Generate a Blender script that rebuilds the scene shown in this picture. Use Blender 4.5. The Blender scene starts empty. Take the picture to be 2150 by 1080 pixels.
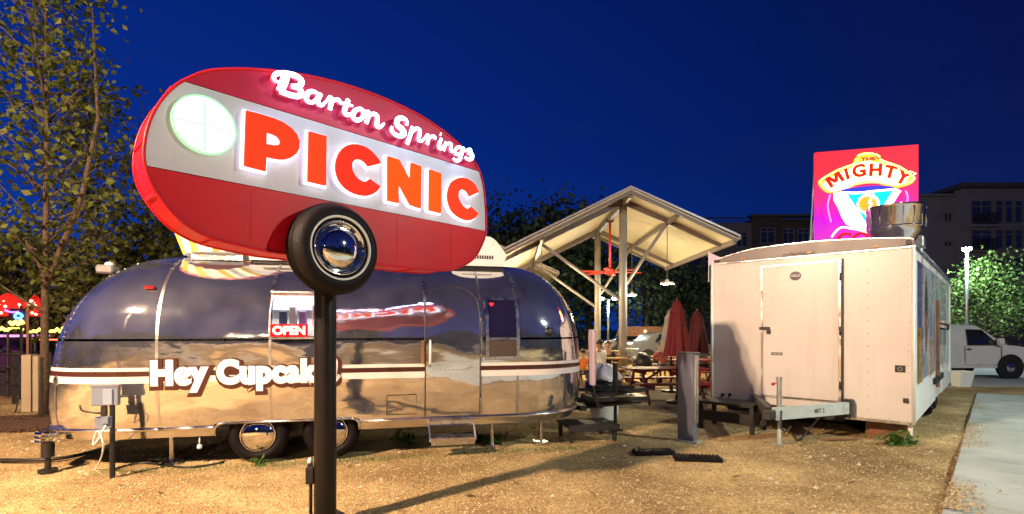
import bpy, bmesh, math, random
from mathutils import Vector, Matrix
from math import sin, cos, pi, radians as R
SC = bpy.context.scene
COL = SC.collection
rnd = random.Random(7)

# ------------------------------------------------------------------ camera
F, CX, HY, CH = 1065.0, 1075.0, 692.0, 1.6        # photo focal length (px), centre, horizon row, eye height
cam = bpy.data.cameras.new('camera'); camo = bpy.data.objects.new('camera', cam); COL.objects.link(camo)
camo.location = (0, 0, CH); camo.rotation_euler = (pi/2, 0, 0)
cam.sensor_width = 36; cam.lens = 36*F/2150; cam.shift_y = (HY-540)/2150
cam.clip_end = 2000; cam.clip_start = 0.05
SC.camera = camo
# ------------------------------------------------------------------ sky (dusk, after sunset: no sun lamp)
SUN_AZ = R(-62)
w = bpy.data.worlds.new('World'); SC.world = w; w.use_nodes = True
nt = w.node_tree; nt.nodes.clear()
wo = nt.nodes.new('ShaderNodeOutputWorld'); bg = nt.nodes.new('ShaderNodeBackground')
sky = nt.nodes.new('ShaderNodeTexSky'); sky.sky_type = 'NISHITA'; sky.sun_disc = False
sky.sun_elevation = R(-4.0); sky.sun_rotation = SUN_AZ; sky.altitude = 0; sky.air_density = 1.0; sky.dust_density = 0.3; sky.ozone_density = 6
tc = nt.nodes.new('ShaderNodeTexCoord'); sep = nt.nodes.new('ShaderNodeSeparateXYZ')
nt.links.new(tc.outputs['Generated'], sep.inputs[0])
def wmath(op, a, b=None, clamp=False):
    n = nt.nodes.new('ShaderNodeMath'); n.operation = op; n.use_clamp = clamp
    for i, v in enumerate((a, b)):
        if v is None: continue
        if isinstance(v, (int, float)): n.inputs[i].default_value = v
        else: nt.links.new(v, n.inputs[i])
    return n.outputs[0]
el = nt.nodes.new('ShaderNodeValToRGB')                 # height in the sky -> deep blue of late dusk
el.color_ramp.elements[0].position = 0.0; el.color_ramp.elements[0].color = (0.0035, 0.040, 0.31, 1)
el.color_ramp.elements[1].position = 0.85; el.color_ramp.elements[1].color = (0.0012, 0.0075, 0.092, 1)
e = el.color_ramp.elements.new(0.30); e.color = (0.0017, 0.020, 0.20, 1)
nt.links.new(sep.outputs['Z'], el.inputs[0])
# brighter towards the west where the sun went down, darker and more violet to the east, then an added violet lift behind the viewer for reflections
dotn = nt.nodes.new('ShaderNodeVectorMath'); dotn.operation = 'DOT_PRODUCT'
dotn.inputs[1].default_value = (sin(SUN_AZ), cos(SUN_AZ), 0); nt.links.new(tc.outputs['Generated'], dotn.inputs[0])
west = wmath('MULTIPLY_ADD', dotn.outputs['Value'], 0.5); west.node.inputs[2].default_value = 0.5
azr = nt.nodes.new('ShaderNodeValToRGB')
azr.color_ramp.elements[0].position = 0.20; azr.color_ramp.elements[0].color = (6.0, 0.85, 0.58, 1)
azr.color_ramp.elements[1].position = 1.0; azr.color_ramp.elements[1].color = (1.1, 1.3, 1.25, 1)
e = azr.color_ramp.elements.new(0.36); e.color = (1.5, 0.40, 0.38, 1)
e = azr.color_ramp.elements.new(0.5); e.color = (0.75, 0.55, 0.55, 1)
nt.links.new(west, azr.inputs[0])
mx = nt.nodes.new('ShaderNodeMix'); mx.data_type = 'RGBA'; mx.blend_type = 'MULTIPLY'; mx.inputs[0].default_value = 1
nt.links.new(el.outputs[0], mx.inputs[6]); nt.links.new(azr.outputs[0], mx.inputs[7])
# a few thin clouds low in the sky
cn = nt.nodes.new('ShaderNodeTexNoise'); cn.inputs['Scale'].default_value = 3.2; cn.inputs['Detail'].default_value = 6
mp = nt.nodes.new('ShaderNodeMapping'); mp.inputs['Scale'].default_value = (1, 1, 3.5)
nt.links.new(tc.outputs['Generated'], mp.inputs[0]); nt.links.new(mp.outputs[0], cn.inputs[0])
cr = nt.nodes.new('ShaderNodeValToRGB'); cr.color_ramp.elements[0].position = .5; cr.color_ramp.elements[1].position = .72
nt.links.new(cn.outputs[0], cr.inputs[0])
low = wmath('SUBTRACT', 0.42, sep.outputs['Z'], True)
cf_ = wmath('MULTIPLY', wmath('MULTIPLY', cr.outputs[0], low), 2.3, True)
mc = nt.nodes.new('ShaderNodeMix'); mc.data_type = 'RGBA'; nt.links.new(cf_, mc.inputs[0])
nt.links.new(mx.outputs[2], mc.inputs[6]); mc.inputs[7].default_value = (.006, .018, .085, 1)
# the Nishita twilight on top, at its own low strength
ns = nt.nodes.new('ShaderNodeMix'); ns.data_type = 'RGBA'; ns.blend_type = 'MULTIPLY'; ns.inputs[0].default_value = 1
nt.links.new(sky.outputs[0], ns.inputs[6]); ns.inputs[7].default_value = (.05, .06, .10, 1)
ad = nt.nodes.new('ShaderNodeMix'); ad.data_type = 'RGBA'; ad.blend_type = 'ADD'; ad.inputs[0].default_value = 1
nt.links.new(mc.outputs[2], ad.inputs[6]); nt.links.new(ns.outputs[2], ad.inputs[7])
nt.links.new(ad.outputs[2], bg.inputs[0]); bg.inputs[1].default_value = 1.0
nt.links.new(bg.outputs[0], wo.inputs[0])
SC.view_settings.view_transform = 'Standard'; SC.view_settings.look = 'None'
SC.view_settings.gamma = 1; SC.view_settings.use_curve_mapping = False; SC.view_settings.exposure = 0.0
SC.cycles.use_denoising = True
SC.cycles.max_bounces = 8; SC.cycles.diffuse_bounces = 3; SC.cycles.glossy_bounces = 5; SC.cycles.transmission_bounces = 4
SC.cycles.sample_clamp_indirect = 6; SC.cycles.caustics_reflective = False; SC.cycles.caustics_refractive = False
# lamp powers (the lamps themselves are built with their posts)
P_SODIUM, C_SODIUM = 32000, (1.0, 0.69, 0.43)
P_WHITE, C_WHITE = 7600, (0.90, 1.0, 0.86)

# ------------------------------------------------------------------ helpers
class MB:
    def __init__(s): s.v = []; s.f = []; s.m = []
    def add(s, vs, fs, mi=0, M=None):
        o = len(s.v)
        s.v += [tuple(M @ Vector(p)) if M else tuple(p) for p in vs]
        s.f += [tuple(o+i for i in f) for f in fs]; s.m += [mi]*len(fs)
        return s
    def box(s, x0, x1, y0, y1, z0, z1, mi=0, M=None, c=0.0):
        if c > 0:
            bm = bmesh.new(); bmesh.ops.create_cube(bm, size=1)
            for v in bm.verts: v.co = Vector(((x0+x1)/2+v.co.x*(x1-x0), (y0+y1)/2+v.co.y*(y1-y0), (z0+z1)/2+v.co.z*(z1-z0)))
            bmesh.ops.bevel(bm, geom=bm.edges[:], offset=c, segments=1, affect='EDGES', profile=.5)
            bm.verts.index_update()
            s.add([v.co[:] for v in bm.verts], [[v.index for v in f.verts] for f in bm.faces], mi, M); bm.free()
            return s
        vs = [(x, y, z) for z in (z0, z1) for y in (y0, y1) for x in (x0, x1)]
        return s.add(vs, [(0,2,3,1),(4,5,7,6),(0,1,5,4),(2,6,7,3),(0,4,6,2),(1,3,7,5)], mi, M)
    def tube(s, pts, r, n=8, mi=0, cap=True, M=None, flat=None):
        pts = [Vector(p) for p in pts]; k = len(pts)
        rs = r if isinstance(r, (list, tuple)) else [r]*k
        vs = []; fs = []; up = None
        for i, p in enumerate(pts):
            t = (pts[min(i+1, k-1)]-pts[max(i-1, 0)])
            t = t.normalized() if t.length > 1e-9 else Vector((0,0,1))
            if up is None:
                up = Vector((0,0,1)) if abs(t.z) < .9 else Vector((1,0,0))
            a = up - t*up.dot(t)
            a = a.normalized() if a.length > 1e-6 else t.orthogonal().normalized()
            up = a; b = t.cross(a)
            for j in range(n):
                q = 2*pi*j/n
                d = (a*cos(q)+b*sin(q))*rs[i]
                if flat is not None: d = d - flat*(d.dot(flat)*.45)
                vs.append(p+d)
        for i in range(k-1):
            for j in range(n):
                fs.append((i*n+j, i*n+(j+1)%n, (i+1)*n+(j+1)%n, (i+1)*n+j))
        if cap: fs.append(tuple(range(n-1, -1, -1))); fs.append(tuple((k-1)*n+j for j in range(n)))
        return s.add(vs, fs, mi, M)
    def lathe(s, prof, n=24, mi=0, M=None, a0=0, a1=2*pi):
        full = abs(a1-a0-2*pi) < 1e-6; cnt = n if full else n+1
        vs = [(r*cos(a0+(a1-a0)*j/n), r*sin(a0+(a1-a0)*j/n), z) for r, z in prof for j in range(cnt)]
        fs = []
        for i in range(len(prof)-1):
            for j in range(n):
                fs.append((i*cnt+j, i*cnt+(j+1)%cnt, (i+1)*cnt+(j+1)%cnt, (i+1)*cnt+j))
        return s.add(vs, fs, mi, M)
    def prism(s, poly, fn, d0, d1, mi=0, mi_side=None):
        """poly of (a,b); fn(a,b,d) -> xyz; faces at d0 and d1"""
        k = len(poly); vs = [fn(a, b, d0) for a, b in poly]+[fn(a, b, d1) for a, b in poly]
        s.add(vs, [tuple(range(k-1, -1, -1)), tuple(range(k, 2*k))], mi)
        o = len(s.v)-2*k
        for i in range(k):
            j = (i+1) % k; s.f.append((o+i, o+j, o+k+j, o+k+i)); s.m.append(mi if mi_side is None else mi_side)
        return s
    def build(s, name, mats, parent=None, smooth=False, auto=None, normals=None):
        me = bpy.data.meshes.new(name); me.from_pydata(s.v, [], s.f)
        if not isinstance(mats, (list, tuple)): mats = [mats]
        for m in mats: me.materials.append(m)
        if len(mats) > 1: me.polygons.foreach_set('material_index', s.m)
        if normals is None:
            bm = bmesh.new(); bm.from_mesh(me); bmesh.ops.recalc_face_normals(bm, faces=bm.faces[:]); bm.to_mesh(me); bm.free()
        if smooth or auto: me.polygons.foreach_set('use_smooth', [True]*len(me.polygons))
        if auto: me.set_sharp_from_angle(angle=R(auto))
        if normals is not None:
            me.polygons.foreach_set('use_smooth', [True]*len(me.polygons)); me.normals_split_custom_set_from_vertices(normals)
        me.update()
        o = bpy.data.objects.new(name, me); COL.objects.link(o)
        if parent is not None: o.parent = parent
        return o
def tag(o, label=None, cat=None, group=None, kind=None):
    if label: o['label'] = label
    if cat: o['category'] = cat
    if group: o['group'] = group
    if kind: o['kind'] = kind
    return o
def empty(name, loc=(0,0,0), rz=0, label=None, cat=None, group=None):
    o = bpy.data.objects.new(name, None); COL.objects.link(o); o.empty_display_size = .2
    o.location = loc; o.rotation_euler = (0, 0, rz)
    return tag(o, label, cat, group)
def part(o, **k):
    for a, b in k.items(): o[a] = b
    return o
def kids(o): return [c for c in bpy.data.objects if c.parent == o]
def copy_tree(o, parent=None):
    c = o.copy(); COL.objects.link(c)
    if parent is not None: c.parent = parent
    for ch in kids(o): copy_tree(ch, c)
    return c
def ray(px, py): return Vector(((px-CX)/F, 1, (HY-py)/F))
def hit(px, py, P, N):
    P = Vector(P); N = Vector(N); o = Vector((0,0,CH)); d = ray(px, py)
    return o + d*((P-o).dot(N)/d.dot(N))
def at(px, py, Y): return Vector(((px-CX)/F*Y, Y, CH+(HY-py)/F*Y))
def gnd(px, py): return at(px, py, F*CH/(py-HY))

# ------------------------------------------------------------------ materials
def node_mat(name):
    m = bpy.data.materials.new(name); m.use_nodes = True; t = m.node_tree
    return m, t, t.nodes['Principled BSDF']
def mat(name, col, rough=.5, metal=0, var=.15, vs=6., bump=.0, bs=40., spec=.5, coat=0, dirt=None, ds=2.5, rvar=.12, trans=0, streak=0):
    m, t, b = node_mat(name)
    tcn = t.nodes.new('ShaderNodeTexCoord')
    n = t.nodes.new('ShaderNodeTexNoise'); n.inputs['Scale'].default_value = vs; n.inputs['Detail'].default_value = 5
    t.links.new(tcn.outputs['Object'], n.inputs['Vector'])
    cr = t.nodes.new('ShaderNodeValToRGB')
    c0 = [max(0, c*(1-var)) for c in col]; c1 = [min(1, c*(1+var)) for c in col]
    cr.color_ramp.elements[0].position = .3; cr.color_ramp.elements[1].position = .7
    cr.color_ramp.elements[0].color = (*c0, 1); cr.color_ramp.elements[1].color = (*c1, 1)
    t.links.new(n.outputs[0], cr.inputs[0]); out = cr.outputs[0]
    if dirt:
        n2 = t.nodes.new('ShaderNodeTexNoise'); n2.inputs['Scale'].default_value = ds; n2.inputs['Detail'].default_value = 8; n2.inputs['Roughness'].default_value = .7
        if streak:                                # run-down streaks: the noise is drawn out vertically
            sm = t.nodes.new('ShaderNodeMapping'); sm.inputs['Scale'].default_value = (streak, streak, .35); t.links.new(tcn.outputs['Object'], sm.inputs[0]); t.links.new(sm.outputs[0], n2.inputs['Vector'])
        else: t.links.new(tcn.outputs['Object'], n2.inputs['Vector'])
        r2 = t.nodes.new('ShaderNodeValToRGB'); r2.color_ramp.elements[0].position = .5; r2.color_ramp.elements[1].position = .8
        t.links.new(n2.outputs[0], r2.inputs[0])
        mm = t.nodes.new('ShaderNodeMix'); mm.data_type = 'RGBA'; t.links.new(r2.outputs[0], mm.inputs[0])
        t.links.new(out, mm.inputs[6]); mm.inputs[7].default_value = (*dirt, 1); out = mm.outputs[2]
    t.links.new(out, b.inputs['Base Color'])
    rr = t.nodes.new('ShaderNodeMapRange'); rr.inputs[3].default_value = max(.02, rough-rvar); rr.inputs[4].default_value = min(1, rough+rvar)
    t.links.new(n.outputs[0], rr.inputs[0]); t.links.new(rr.outputs[0], b.inputs['Roughness'])
    b.inputs['Metallic'].default_value = metal; b.inputs['Specular IOR Level'].default_value = spec; b.inputs['Coat Weight'].default_value = coat
    if trans: b.inputs['Transmission Weight'].default_value = trans
    if bump:
        nb = t.nodes.new('ShaderNodeTexNoise'); nb.inputs['Scale'].default_value = bs; nb.inputs['Detail'].default_value = 6
        t.links.new(tcn.outputs['Object'], nb.inputs['Vector'])
        bp = t.nodes.new('ShaderNodeBump'); bp.inputs['Strength'].default_value = bump; bp.inputs['Distance'].default_value = .02
        t.links.new(nb.outputs[0], bp.inputs['Height']); t.links.new(bp.outputs[0], b.inputs['Normal'])
    return m
def emis(name, col, strength, base=None):
    m, t, b = node_mat(name)
    b.inputs['Base Color'].default_value = (*(base or col), 1); b.inputs['Roughness'].default_value = .6; b.inputs['Specular IOR Level'].default_value = .08
    b.inputs['Emission Color'].default_value = (*col, 1); b.inputs['Emission Strength'].default_value = strength
    return m
def leaf_mat(name, c0, c1, rough=.55, trans=.25):
    m, t, b = node_mat(name)
    g = t.nodes.new('ShaderNodeNewGeometry'); cr = t.nodes.new('ShaderNodeValToRGB')
    cr.color_ramp.elements[0].color = (*c0, 1); cr.color_ramp.elements[1].color = (*c1, 1)
    t.links.new(g.outputs['Random Per Island'], cr.inputs[0]); t.links.new(cr.outputs[0], b.inputs['Base Color'])
    b.inputs['Roughness'].default_value = rough; b.inputs['Specular IOR Level'].default_value = .3
    tr = t.nodes.new('ShaderNodeBsdfTranslucent'); t.links.new(cr.outputs[0], tr.inputs[0])
    ms = t.nodes.new('ShaderNodeMixShader'); ms.inputs[0].default_value = trans
    t.links.new(b.outputs[0], ms.inputs[1]); t.links.new(tr.outputs[0], ms.inputs[2])
    t.links.new(ms.outputs[0], t.nodes['Material Output'].inputs[0])
    return m
def glass_mat(name, tint, rough=.03):
    m, t, b = node_mat(name)
    b.inputs['Base Color'].default_value = (*tint, 1); b.inputs['Roughness'].default_value = rough
    b.inputs['Specular IOR Level'].default_value = .8; b.inputs['Coat Weight'].default_value = .6
    return m

def alu_mat(name, rough=.1, bump=.012, col=(.78, .77, .79), haze=0):
    """polished old aluminium sheet: a mirror with wavy dents and fine scratches"""
    m, t, b = node_mat(name)
    tcn = t.nodes.new('ShaderNodeTexCoord')
    b.inputs['Metallic'].default_value = 1
    n = t.nodes.new('ShaderNodeTexNoise'); n.inputs['Scale'].default_value = 3; n.inputs['Detail'].default_value = 8; n.inputs['Roughness'].default_value = .65
    t.links.new(tcn.outputs['Object'], n.inputs['Vector'])
    cr = t.nodes.new('ShaderNodeValToRGB'); cr.color_ramp.elements[0].position = .3; cr.color_ramp.elements[1].position = .7
    cr.color_ramp.elements[0].color = (*[c*.88 for c in col], 1); cr.color_ramp.elements[1].color = (*col, 1)
    t.links.new(n.outputs[0], cr.inputs[0]); t.links.new(cr.outputs[0], b.inputs['Base Color'])
    rr = t.nodes.new('ShaderNodeMapRange'); rr.inputs[1].default_value = .3; rr.inputs[2].default_value = .7
    rr.inputs[3].default_value = rough*.55; rr.inputs[4].default_value = rough*1.5
    t.links.new(n.outputs[0], rr.inputs[0]); t.links.new(rr.outputs[0], b.inputs['Roughness'])
    big = t.nodes.new('ShaderNodeTexNoise'); big.inputs['Scale'].default_value = 1.5; big.inputs['Detail'].default_value = 1.0
    mpg = t.nodes.new('ShaderNodeMapping'); mpg.inputs['Scale'].default_value = (1, 1, 1.7)
    t.links.new(tcn.outputs['Object'], mpg.inputs[0]); t.links.new(mpg.outputs[0], big.inputs['Vector'])
    b1 = t.nodes.new('ShaderNodeBump'); b1.inputs['Strength'].default_value = 1; b1.inputs['Distance'].default_value = bump
    t.links.new(big.outputs[0], b1.inputs['Height'])
    b2 = t.nodes.new('ShaderNodeBump'); b2.inputs['Strength'].default_value = .022; b2.inputs['Distance'].default_value = .01
    sc = t.nodes.new('ShaderNodeTexNoise'); sc.inputs['Scale'].default_value = 60; t.links.new(tcn.outputs['Object'], sc.inputs['Vector'])
    md_ = t.nodes.new('ShaderNodeTexNoise'); md_.inputs['Scale'].default_value = 5.5; md_.inputs['Detail'].default_value = 1.5; t.links.new(mpg.outputs[0], md_.inputs['Vector'])
    b3 = t.nodes.new('ShaderNodeBump'); b3.inputs['Strength'].default_value = 1; b3.inputs['Distance'].default_value = bump*.10
    t.links.new(md_.outputs[0], b3.inputs['Height']); t.links.new(b1.outputs[0], b3.inputs['Normal'])
    t.links.new(sc.outputs[0], b2.inputs['Height']); t.links.new(b3.outputs[0], b2.inputs['Normal'])
    t.links.new(b2.outputs[0], b.inputs['Normal'])
    if haze:                                   # oxide film: a broad soft lobe over the mirror
        g2 = t.nodes.new('ShaderNodeBsdfAnisotropic'); g2.inputs['Roughness'].default_value = .72; g2.inputs['Color'].default_value = (.66, .68, .82, 1)
        t.links.new(b2.outputs[0], g2.inputs['Normal'])
        hm = t.nodes.new('ShaderNodeMapRange'); hm.inputs[1].default_value = .3; hm.inputs[2].default_value = .7; hm.inputs[3].default_value = haze*.6; hm.inputs[4].default_value = haze*1.4
        t.links.new(n.outputs[0], hm.inputs[0])
        ms = t.nodes.new('ShaderNodeMixShader'); t.links.new(hm.outputs[0], ms.inputs[0]); t.links.new(b.outputs[0], ms.inputs[1]); t.links.new(g2.outputs[0], ms.inputs[2])
        t.links.new(ms.outputs[0], t.nodes['Material Output'].inputs[0])
    return m

M_ALU = alu_mat('polished_aluminium', .055, .020, haze=.06)
M_ALU2 = alu_mat('dull_aluminium', .26, .004)
M_CHROME = alu_mat('chrome', .05, .0005, (.85, .85, .87))
M_STEEL = mat('painted_steel_dark', (.007, .005, .005), .38, 0, .2, 8, .1, 60, spec=.3)
M_BLACK = mat('black_paint', (.012, .011, .012), .45, 0, .3, 8, .1)
M_RUBBER = mat('tyre_rubber', (.005, .003, .005), .6, 0, .25, 14, .25, 70, spec=.18)
M_WHITE = mat('white_paint', (.78, .78, .77), .38, 0, .04, 3, .03, 30, dirt=(.55, .5, .44), ds=3)
M_WHITEPL = mat('white_plastic', (.72, .73, .74), .45, 0, .05, 5, .03)
M_GREY = mat('grey_paint', (.20, .20, .22), .5, 0, .1, 6, .06, 30, dirt=(.13, .12, .12))
M_GALV = mat('galvanised_steel', (.42, .43, .44), .42, .85, .15, 12, .05)
M_DARKMET = mat('dark_metal', (.05, .045, .045), .5, .6, .2, 12, .1)
M_RED = mat('sign_red_paint', (.56, .008, .018), .42, 0, .08, 2.2, .02, 20, spec=.2, dirt=(.46, .008, .016), ds=1.4, streak=4)
M_RED2 = mat('sign_crimson_paint', (.50, .010, .050), .42, 0, .08, 2.2, .02, 20, spec=.2, dirt=(.42, .010, .044), ds=1.4, streak=4)
M_SIGNW = mat('sign_white_paint', (.60, .59, .68), .42, 0, .06, 2.5, .02, 20, spec=.25, dirt=(.52, .51, .59), ds=1.3, streak=4)
M_REDW = mat('red_stained_wood', (.23, .022, .026), .55, 0, .3, 9, .3, 60)
M_WOOD = mat('yellow_wood', (.30, .18, .075), .6, 0, .25, 10, .3, 60)
M_BROWN = mat('brown_wood', (.20, .09, .045), .7, 0, .3, 9, .3, 50)
M_CONC = mat('post_concrete', (.35, .33, .3), .85, 0, .2, 14, .4, 80)
M_GLASSD = glass_mat('dark_window_glass', (.012, .013, .02))

# ------------------------------------------------------------------ 2-D shapes and lettering turned into meshes
def curve_mesh(cu):
    o = bpy.data.objects.new('tmp', cu); COL.objects.link(o)
    dg = bpy.context.evaluated_depsgraph_get(); dg.update()
    me = bpy.data.meshes.new_from_object(o.evaluated_get(dg))
    vs = [v.co[:] for v in me.vertices]; fs = [tuple(p.vertices) for p in me.polygons]
    bpy.data.objects.remove(o); bpy.data.meshes.remove(me); bpy.data.curves.remove(cu)
    return vs, fs
def text_shape(s, size=1, offset=0, extrude=.005, shear=0, fill=True, bevel=0, spacing=1, align='CENTER', res=4):
    cu = bpy.data.curves.new('tmp', 'FONT'); cu.body = s; cu.size = size; cu.offset = offset; cu.extrude = extrude
    cu.shear = shear; cu.space_character = spacing; cu.align_x = align; cu.resolution_u = res
    if not fill: cu.fill_mode = 'NONE'; cu.extrude = 0
    cu.bevel_depth = bevel; cu.bevel_resolution = 1
    return curve_mesh(cu)
def poly_shape(loops, offset=0, extrude=.005):
    cu = bpy.data.curves.new('tmp', 'CURVE'); cu.dimensions = '2D'; cu.fill_mode = 'BOTH'; cu.offset = offset; cu.extrude = extrude
    for lp in loops:
        sp = cu.splines.new('POLY'); sp.points.add(len(lp)-1); sp.use_cyclic_u = True
        for p, q in zip(sp.points, lp): p.co = (q[0], q[1], 0, 1)
    return curve_mesh(cu)
def catmull(pts, n=6, closed=True):
    out = []; k = len(pts)
    for i in range(k if closed else k-1):
        g = lambda j: Vector(pts[j % k]) if closed else Vector(pts[max(0, min(k-1, j))])
        p0, p1, p2, p3 = g(i-1), g(i), g(i+1), g(i+2)
        for s in range(n):
            t = s/n
            out.append(.5*((2*p1)+(p2-p0)*t+(2*p0-5*p1+4*p2-p3)*t*t+(3*p1-p0-3*p2+p3)*t**3))
    if not closed: out.append(Vector(pts[-1]))
    return [tuple(v) for v in out]
def clip(poly, val, above):
    """part of a polygon (a,b) with b above / below val"""
    out = []; k = len(poly); ins = (lambda p: p[1] >= val) if above else (lambda p: p[1] <= val)
    for i in range(k):
        p, q = poly[i], poly[(i+1) % k]
        if ins(p): out.append(p)
        if ins(p) != ins(q):
            t = (val-p[1])/(q[1]-p[1]); out.append((p[0]+(q[0]-p[0])*t, val))
    return out
# ================================================================== SETTING
def ground_mat():
    m, t, b = node_mat('decomposed_granite')
    tcn = t.nodes.new('ShaderNodeTexCoord')
    def noise(s, d=6, r=.6):
        n = t.nodes.new('ShaderNodeTexNoise'); n.inputs['Scale'].default_value = s; n.inputs['Detail'].default_value = d; n.inputs['Roughness'].default_value = r
        t.links.new(tcn.outputs['Object'], n.inputs['Vector']); return n.outputs[0]
    def ramp(src, p0, c0, p1, c1):
        r = t.nodes.new('ShaderNodeValToRGB'); r.color_ramp.elements[0].position = p0; r.color_ramp.elements[1].position = p1
        r.color_ramp.elements[0].color = (*c0, 1); r.color_ramp.elements[1].color = (*c1, 1); t.links.new(src, r.inputs[0]); return r.outputs[0]
    def mix(f, a, b_, mode='MIX'):
        x = t.nodes.new('ShaderNodeMix'); x.data_type = 'RGBA'; x.blend_type = mode
        if isinstance(f, float): x.inputs[0].default_value = f
        else: t.links.new(f, x.inputs[0])
        t.links.new(a, x.inputs[6]); t.links.new(b_, x.inputs[7]); return x.outputs[2]
    base = ramp(noise(26, 8, .8), .28, (.32, .225, .10), .72, (.72, .57, .31))
    patch = ramp(noise(.55, 5), .36, (.58, .53, .49), .62, (1.1, 1.08, 1.06))
    c = mix(1.0, base, patch, 'MULTIPLY')
    vor = t.nodes.new('ShaderNodeTexVoronoi'); vor.inputs['Scale'].default_value = 42; t.links.new(tcn.outputs['Object'], vor.inputs['Vector'])
    peb = ramp(vor.outputs['Color'], .1, (.6, .56, .5), .95, (1.35, 1.32, 1.3))
    c = mix(.75, c, peb, 'MULTIPLY')
    damp = ramp(noise(1.3, 6, .65), .40, (.74, .71, .70), .60, (1.04, 1.03, 1.02))
    c = mix(1.0, c, damp, 'MULTIPLY')
    dk = ramp(noise(3.1, 7, .7), .58, (1, 1, 1), .76, (.72, .66, .6))
    c = mix(1.0, c, dk, 'MULTIPLY')
    t.links.new(c, b.inputs['Base Color']); b.inputs['Roughness'].default_value = .93; b.inputs['Specular IOR Level'].default_value = .15
    b1 = t.nodes.new('ShaderNodeBump'); b1.inputs['Strength'].default_value = .55; b1.inputs['Distance'].default_value = .025
    t.links.new(vor.outputs['Distance'], b1.inputs['Height'])
    b2 = t.nodes.new('ShaderNodeBump'); b2.inputs['Strength'].default_value = .5; b2.inputs['Distance'].default_value = .05
    t.links.new(noise(7, 8, .7), b2.inputs['Height']); t.links.new(b1.outputs[0], b2.inputs['Normal'])
    t.links.new(b2.outputs[0], b.inputs['Normal'])
    return m
M_GROUND = ground_mat()
M_WALK = mat('pale_concrete', (.42, .44, .41), .85, 0, .25, .9, .3, 90, dirt=(.19, .19, .18), ds=2.2)
M_ASPH = mat('worn_asphalt', (.14, .145, .15), .8, 0, .3, 3, .5, 120, dirt=(.2, .2, .2), ds=1)
M_BED_SHADE = mat('dark_bed_and_shade', (.14, .095, .075), .9, 0, .3, 4, .5, 60)
M_MULCH = mat('bark_mulch', (.075, .035, .02), .95, 0, .5, 30, .9, 45)

g = MB()
def hgt(x, y): return .012*sin(x*1.7+.4*y)+.010*sin(y*2.3-.6*x)
nx, ny = 90, 90
xs = [-9+18*i/(nx-1) for i in range(nx)]; ys = [1.5+11*j/(ny-1) for j in range(ny)]
# one sheet: fine grid near the camera, running on flat to the horizon
xs = [-700, -200, -60, -25, -14] + xs + [14, 25, 60, 200, 700]; ys = [-700, -200, -60, -20, -6, -1] + ys + [15, 20, 30, 60, 200, 900]
for y in ys:
    for x in xs:
        f = 1 if (-9 < x < 9 and 1.6 < y < 12.4) else 0
        g.v.append((x, y, f*hgt(x, y) - .006))
NX = len(xs)
for j in range(len(ys)-1):
    for i in range(NX-1):
        g.f.append((j*NX+i, j*NX+i+1, (j+1)*NX+i+1, (j+1)*NX+i)); g.m.append(0)
tag(g.build('ground', M_GROUND, smooth=True), kind='structure')

SD = Vector((.690, .724, 0)).normalized(); SN = Vector((.724, -.690, 0)).normalized()   # along / across the kerb line
ANG = math.atan2(SN.y, SN.x)
def stones(name, n, boxf, r0, r1, m):
    s = MB()
    for _ in range(n):
        x, y = boxf(); r = rnd.uniform(r0, r1)
        z = (hgt(x, y) if (-9 < x < 9 and 1.6 < y < 12.4) else 0)-.006
        a = rnd.uniform(0, 6.3); vs = []
        for k in range(4): vs.append((x+r*rnd.uniform(.7, 1.3)*cos(a+k*pi/2), y+r*rnd.uniform(.7, 1.3)*sin(a+k*pi/2), z-.002))
        vs.append((x+r*.2, y, z+r*rnd.uniform(.5, 1)))
        s.add(vs, [(0,1,4),(1,2,4),(2,3,4),(3,0,4)])
    return tag(s.build(name, m), kind='stuff')
M_PEB = leaf_mat('pebble_mix', (.20, .14, .065), (.56, .45, .27), .9, 0)
def near_spot():
    while 1:
        y = 3.6+7*rnd.random()**1.6; x = rnd.uniform(-1.02, .98)*y
        return x, y
stones('gravel', 26000, near_spot, .006, .017, M_PEB)

def kerb_spot():
    t_ = rnd.uniform(0, 1)**1.5*9; p = e0_+SD*t_+SN*abs(rnd.gauss(0, .12)); return p.x, p.y
e0_ = gnd(1977, 1080)
# pavement beside the food trailer: its edge runs parallel to the trailer
e0 = gnd(1977, 1080)
wroot = empty('pavement', (e0.x, e0.y, 0), ANG); wroot['kind'] = 'structure'
y = -9.0; SL = 1.55
for k in range(13):
    y1 = y+SL
    for c in range(3):
        s = MB(); s.box(c*1.52+.004, c*1.52+1.516, y+.004, y1-.004, -.10, .045, c=.010); s.build('slab', M_WALK, wroot)
    y = y1
s = MB(); s.box(.0, 4.56, -9.0, 11.1, -.12, .030); s.build('joint_bed', M_BED_SHADE, wroot)
stones('kerb_gravel', 1800, kerb_spot, .006, .016, M_PEB).location.z = .052
s = MB()
for x0, x1, y0, y1 in ((9.4, 60, 14.2, 30),): s.box(x0, x1, y0, y1, -.05, .008)
tag(s.build('driveway', mat('driveway_concrete', (.36, .37, .37), .8, 0, .15, .8, .25, 60, dirt=(.24, .25, .25), ds=.7)), kind='structure')
s = MB()
v = [gnd(1290, 875), gnd(1500, 880), gnd(1500, 815), gnd(1310, 812)]
s.add([(p.x, p.y, .004) for p in v], [(0,1,2,3)])
tag(s.build('shade_floor_patch', M_BED_SHADE), kind='structure')  # shade near the picnic tables laid down as a darker sheet
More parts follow.
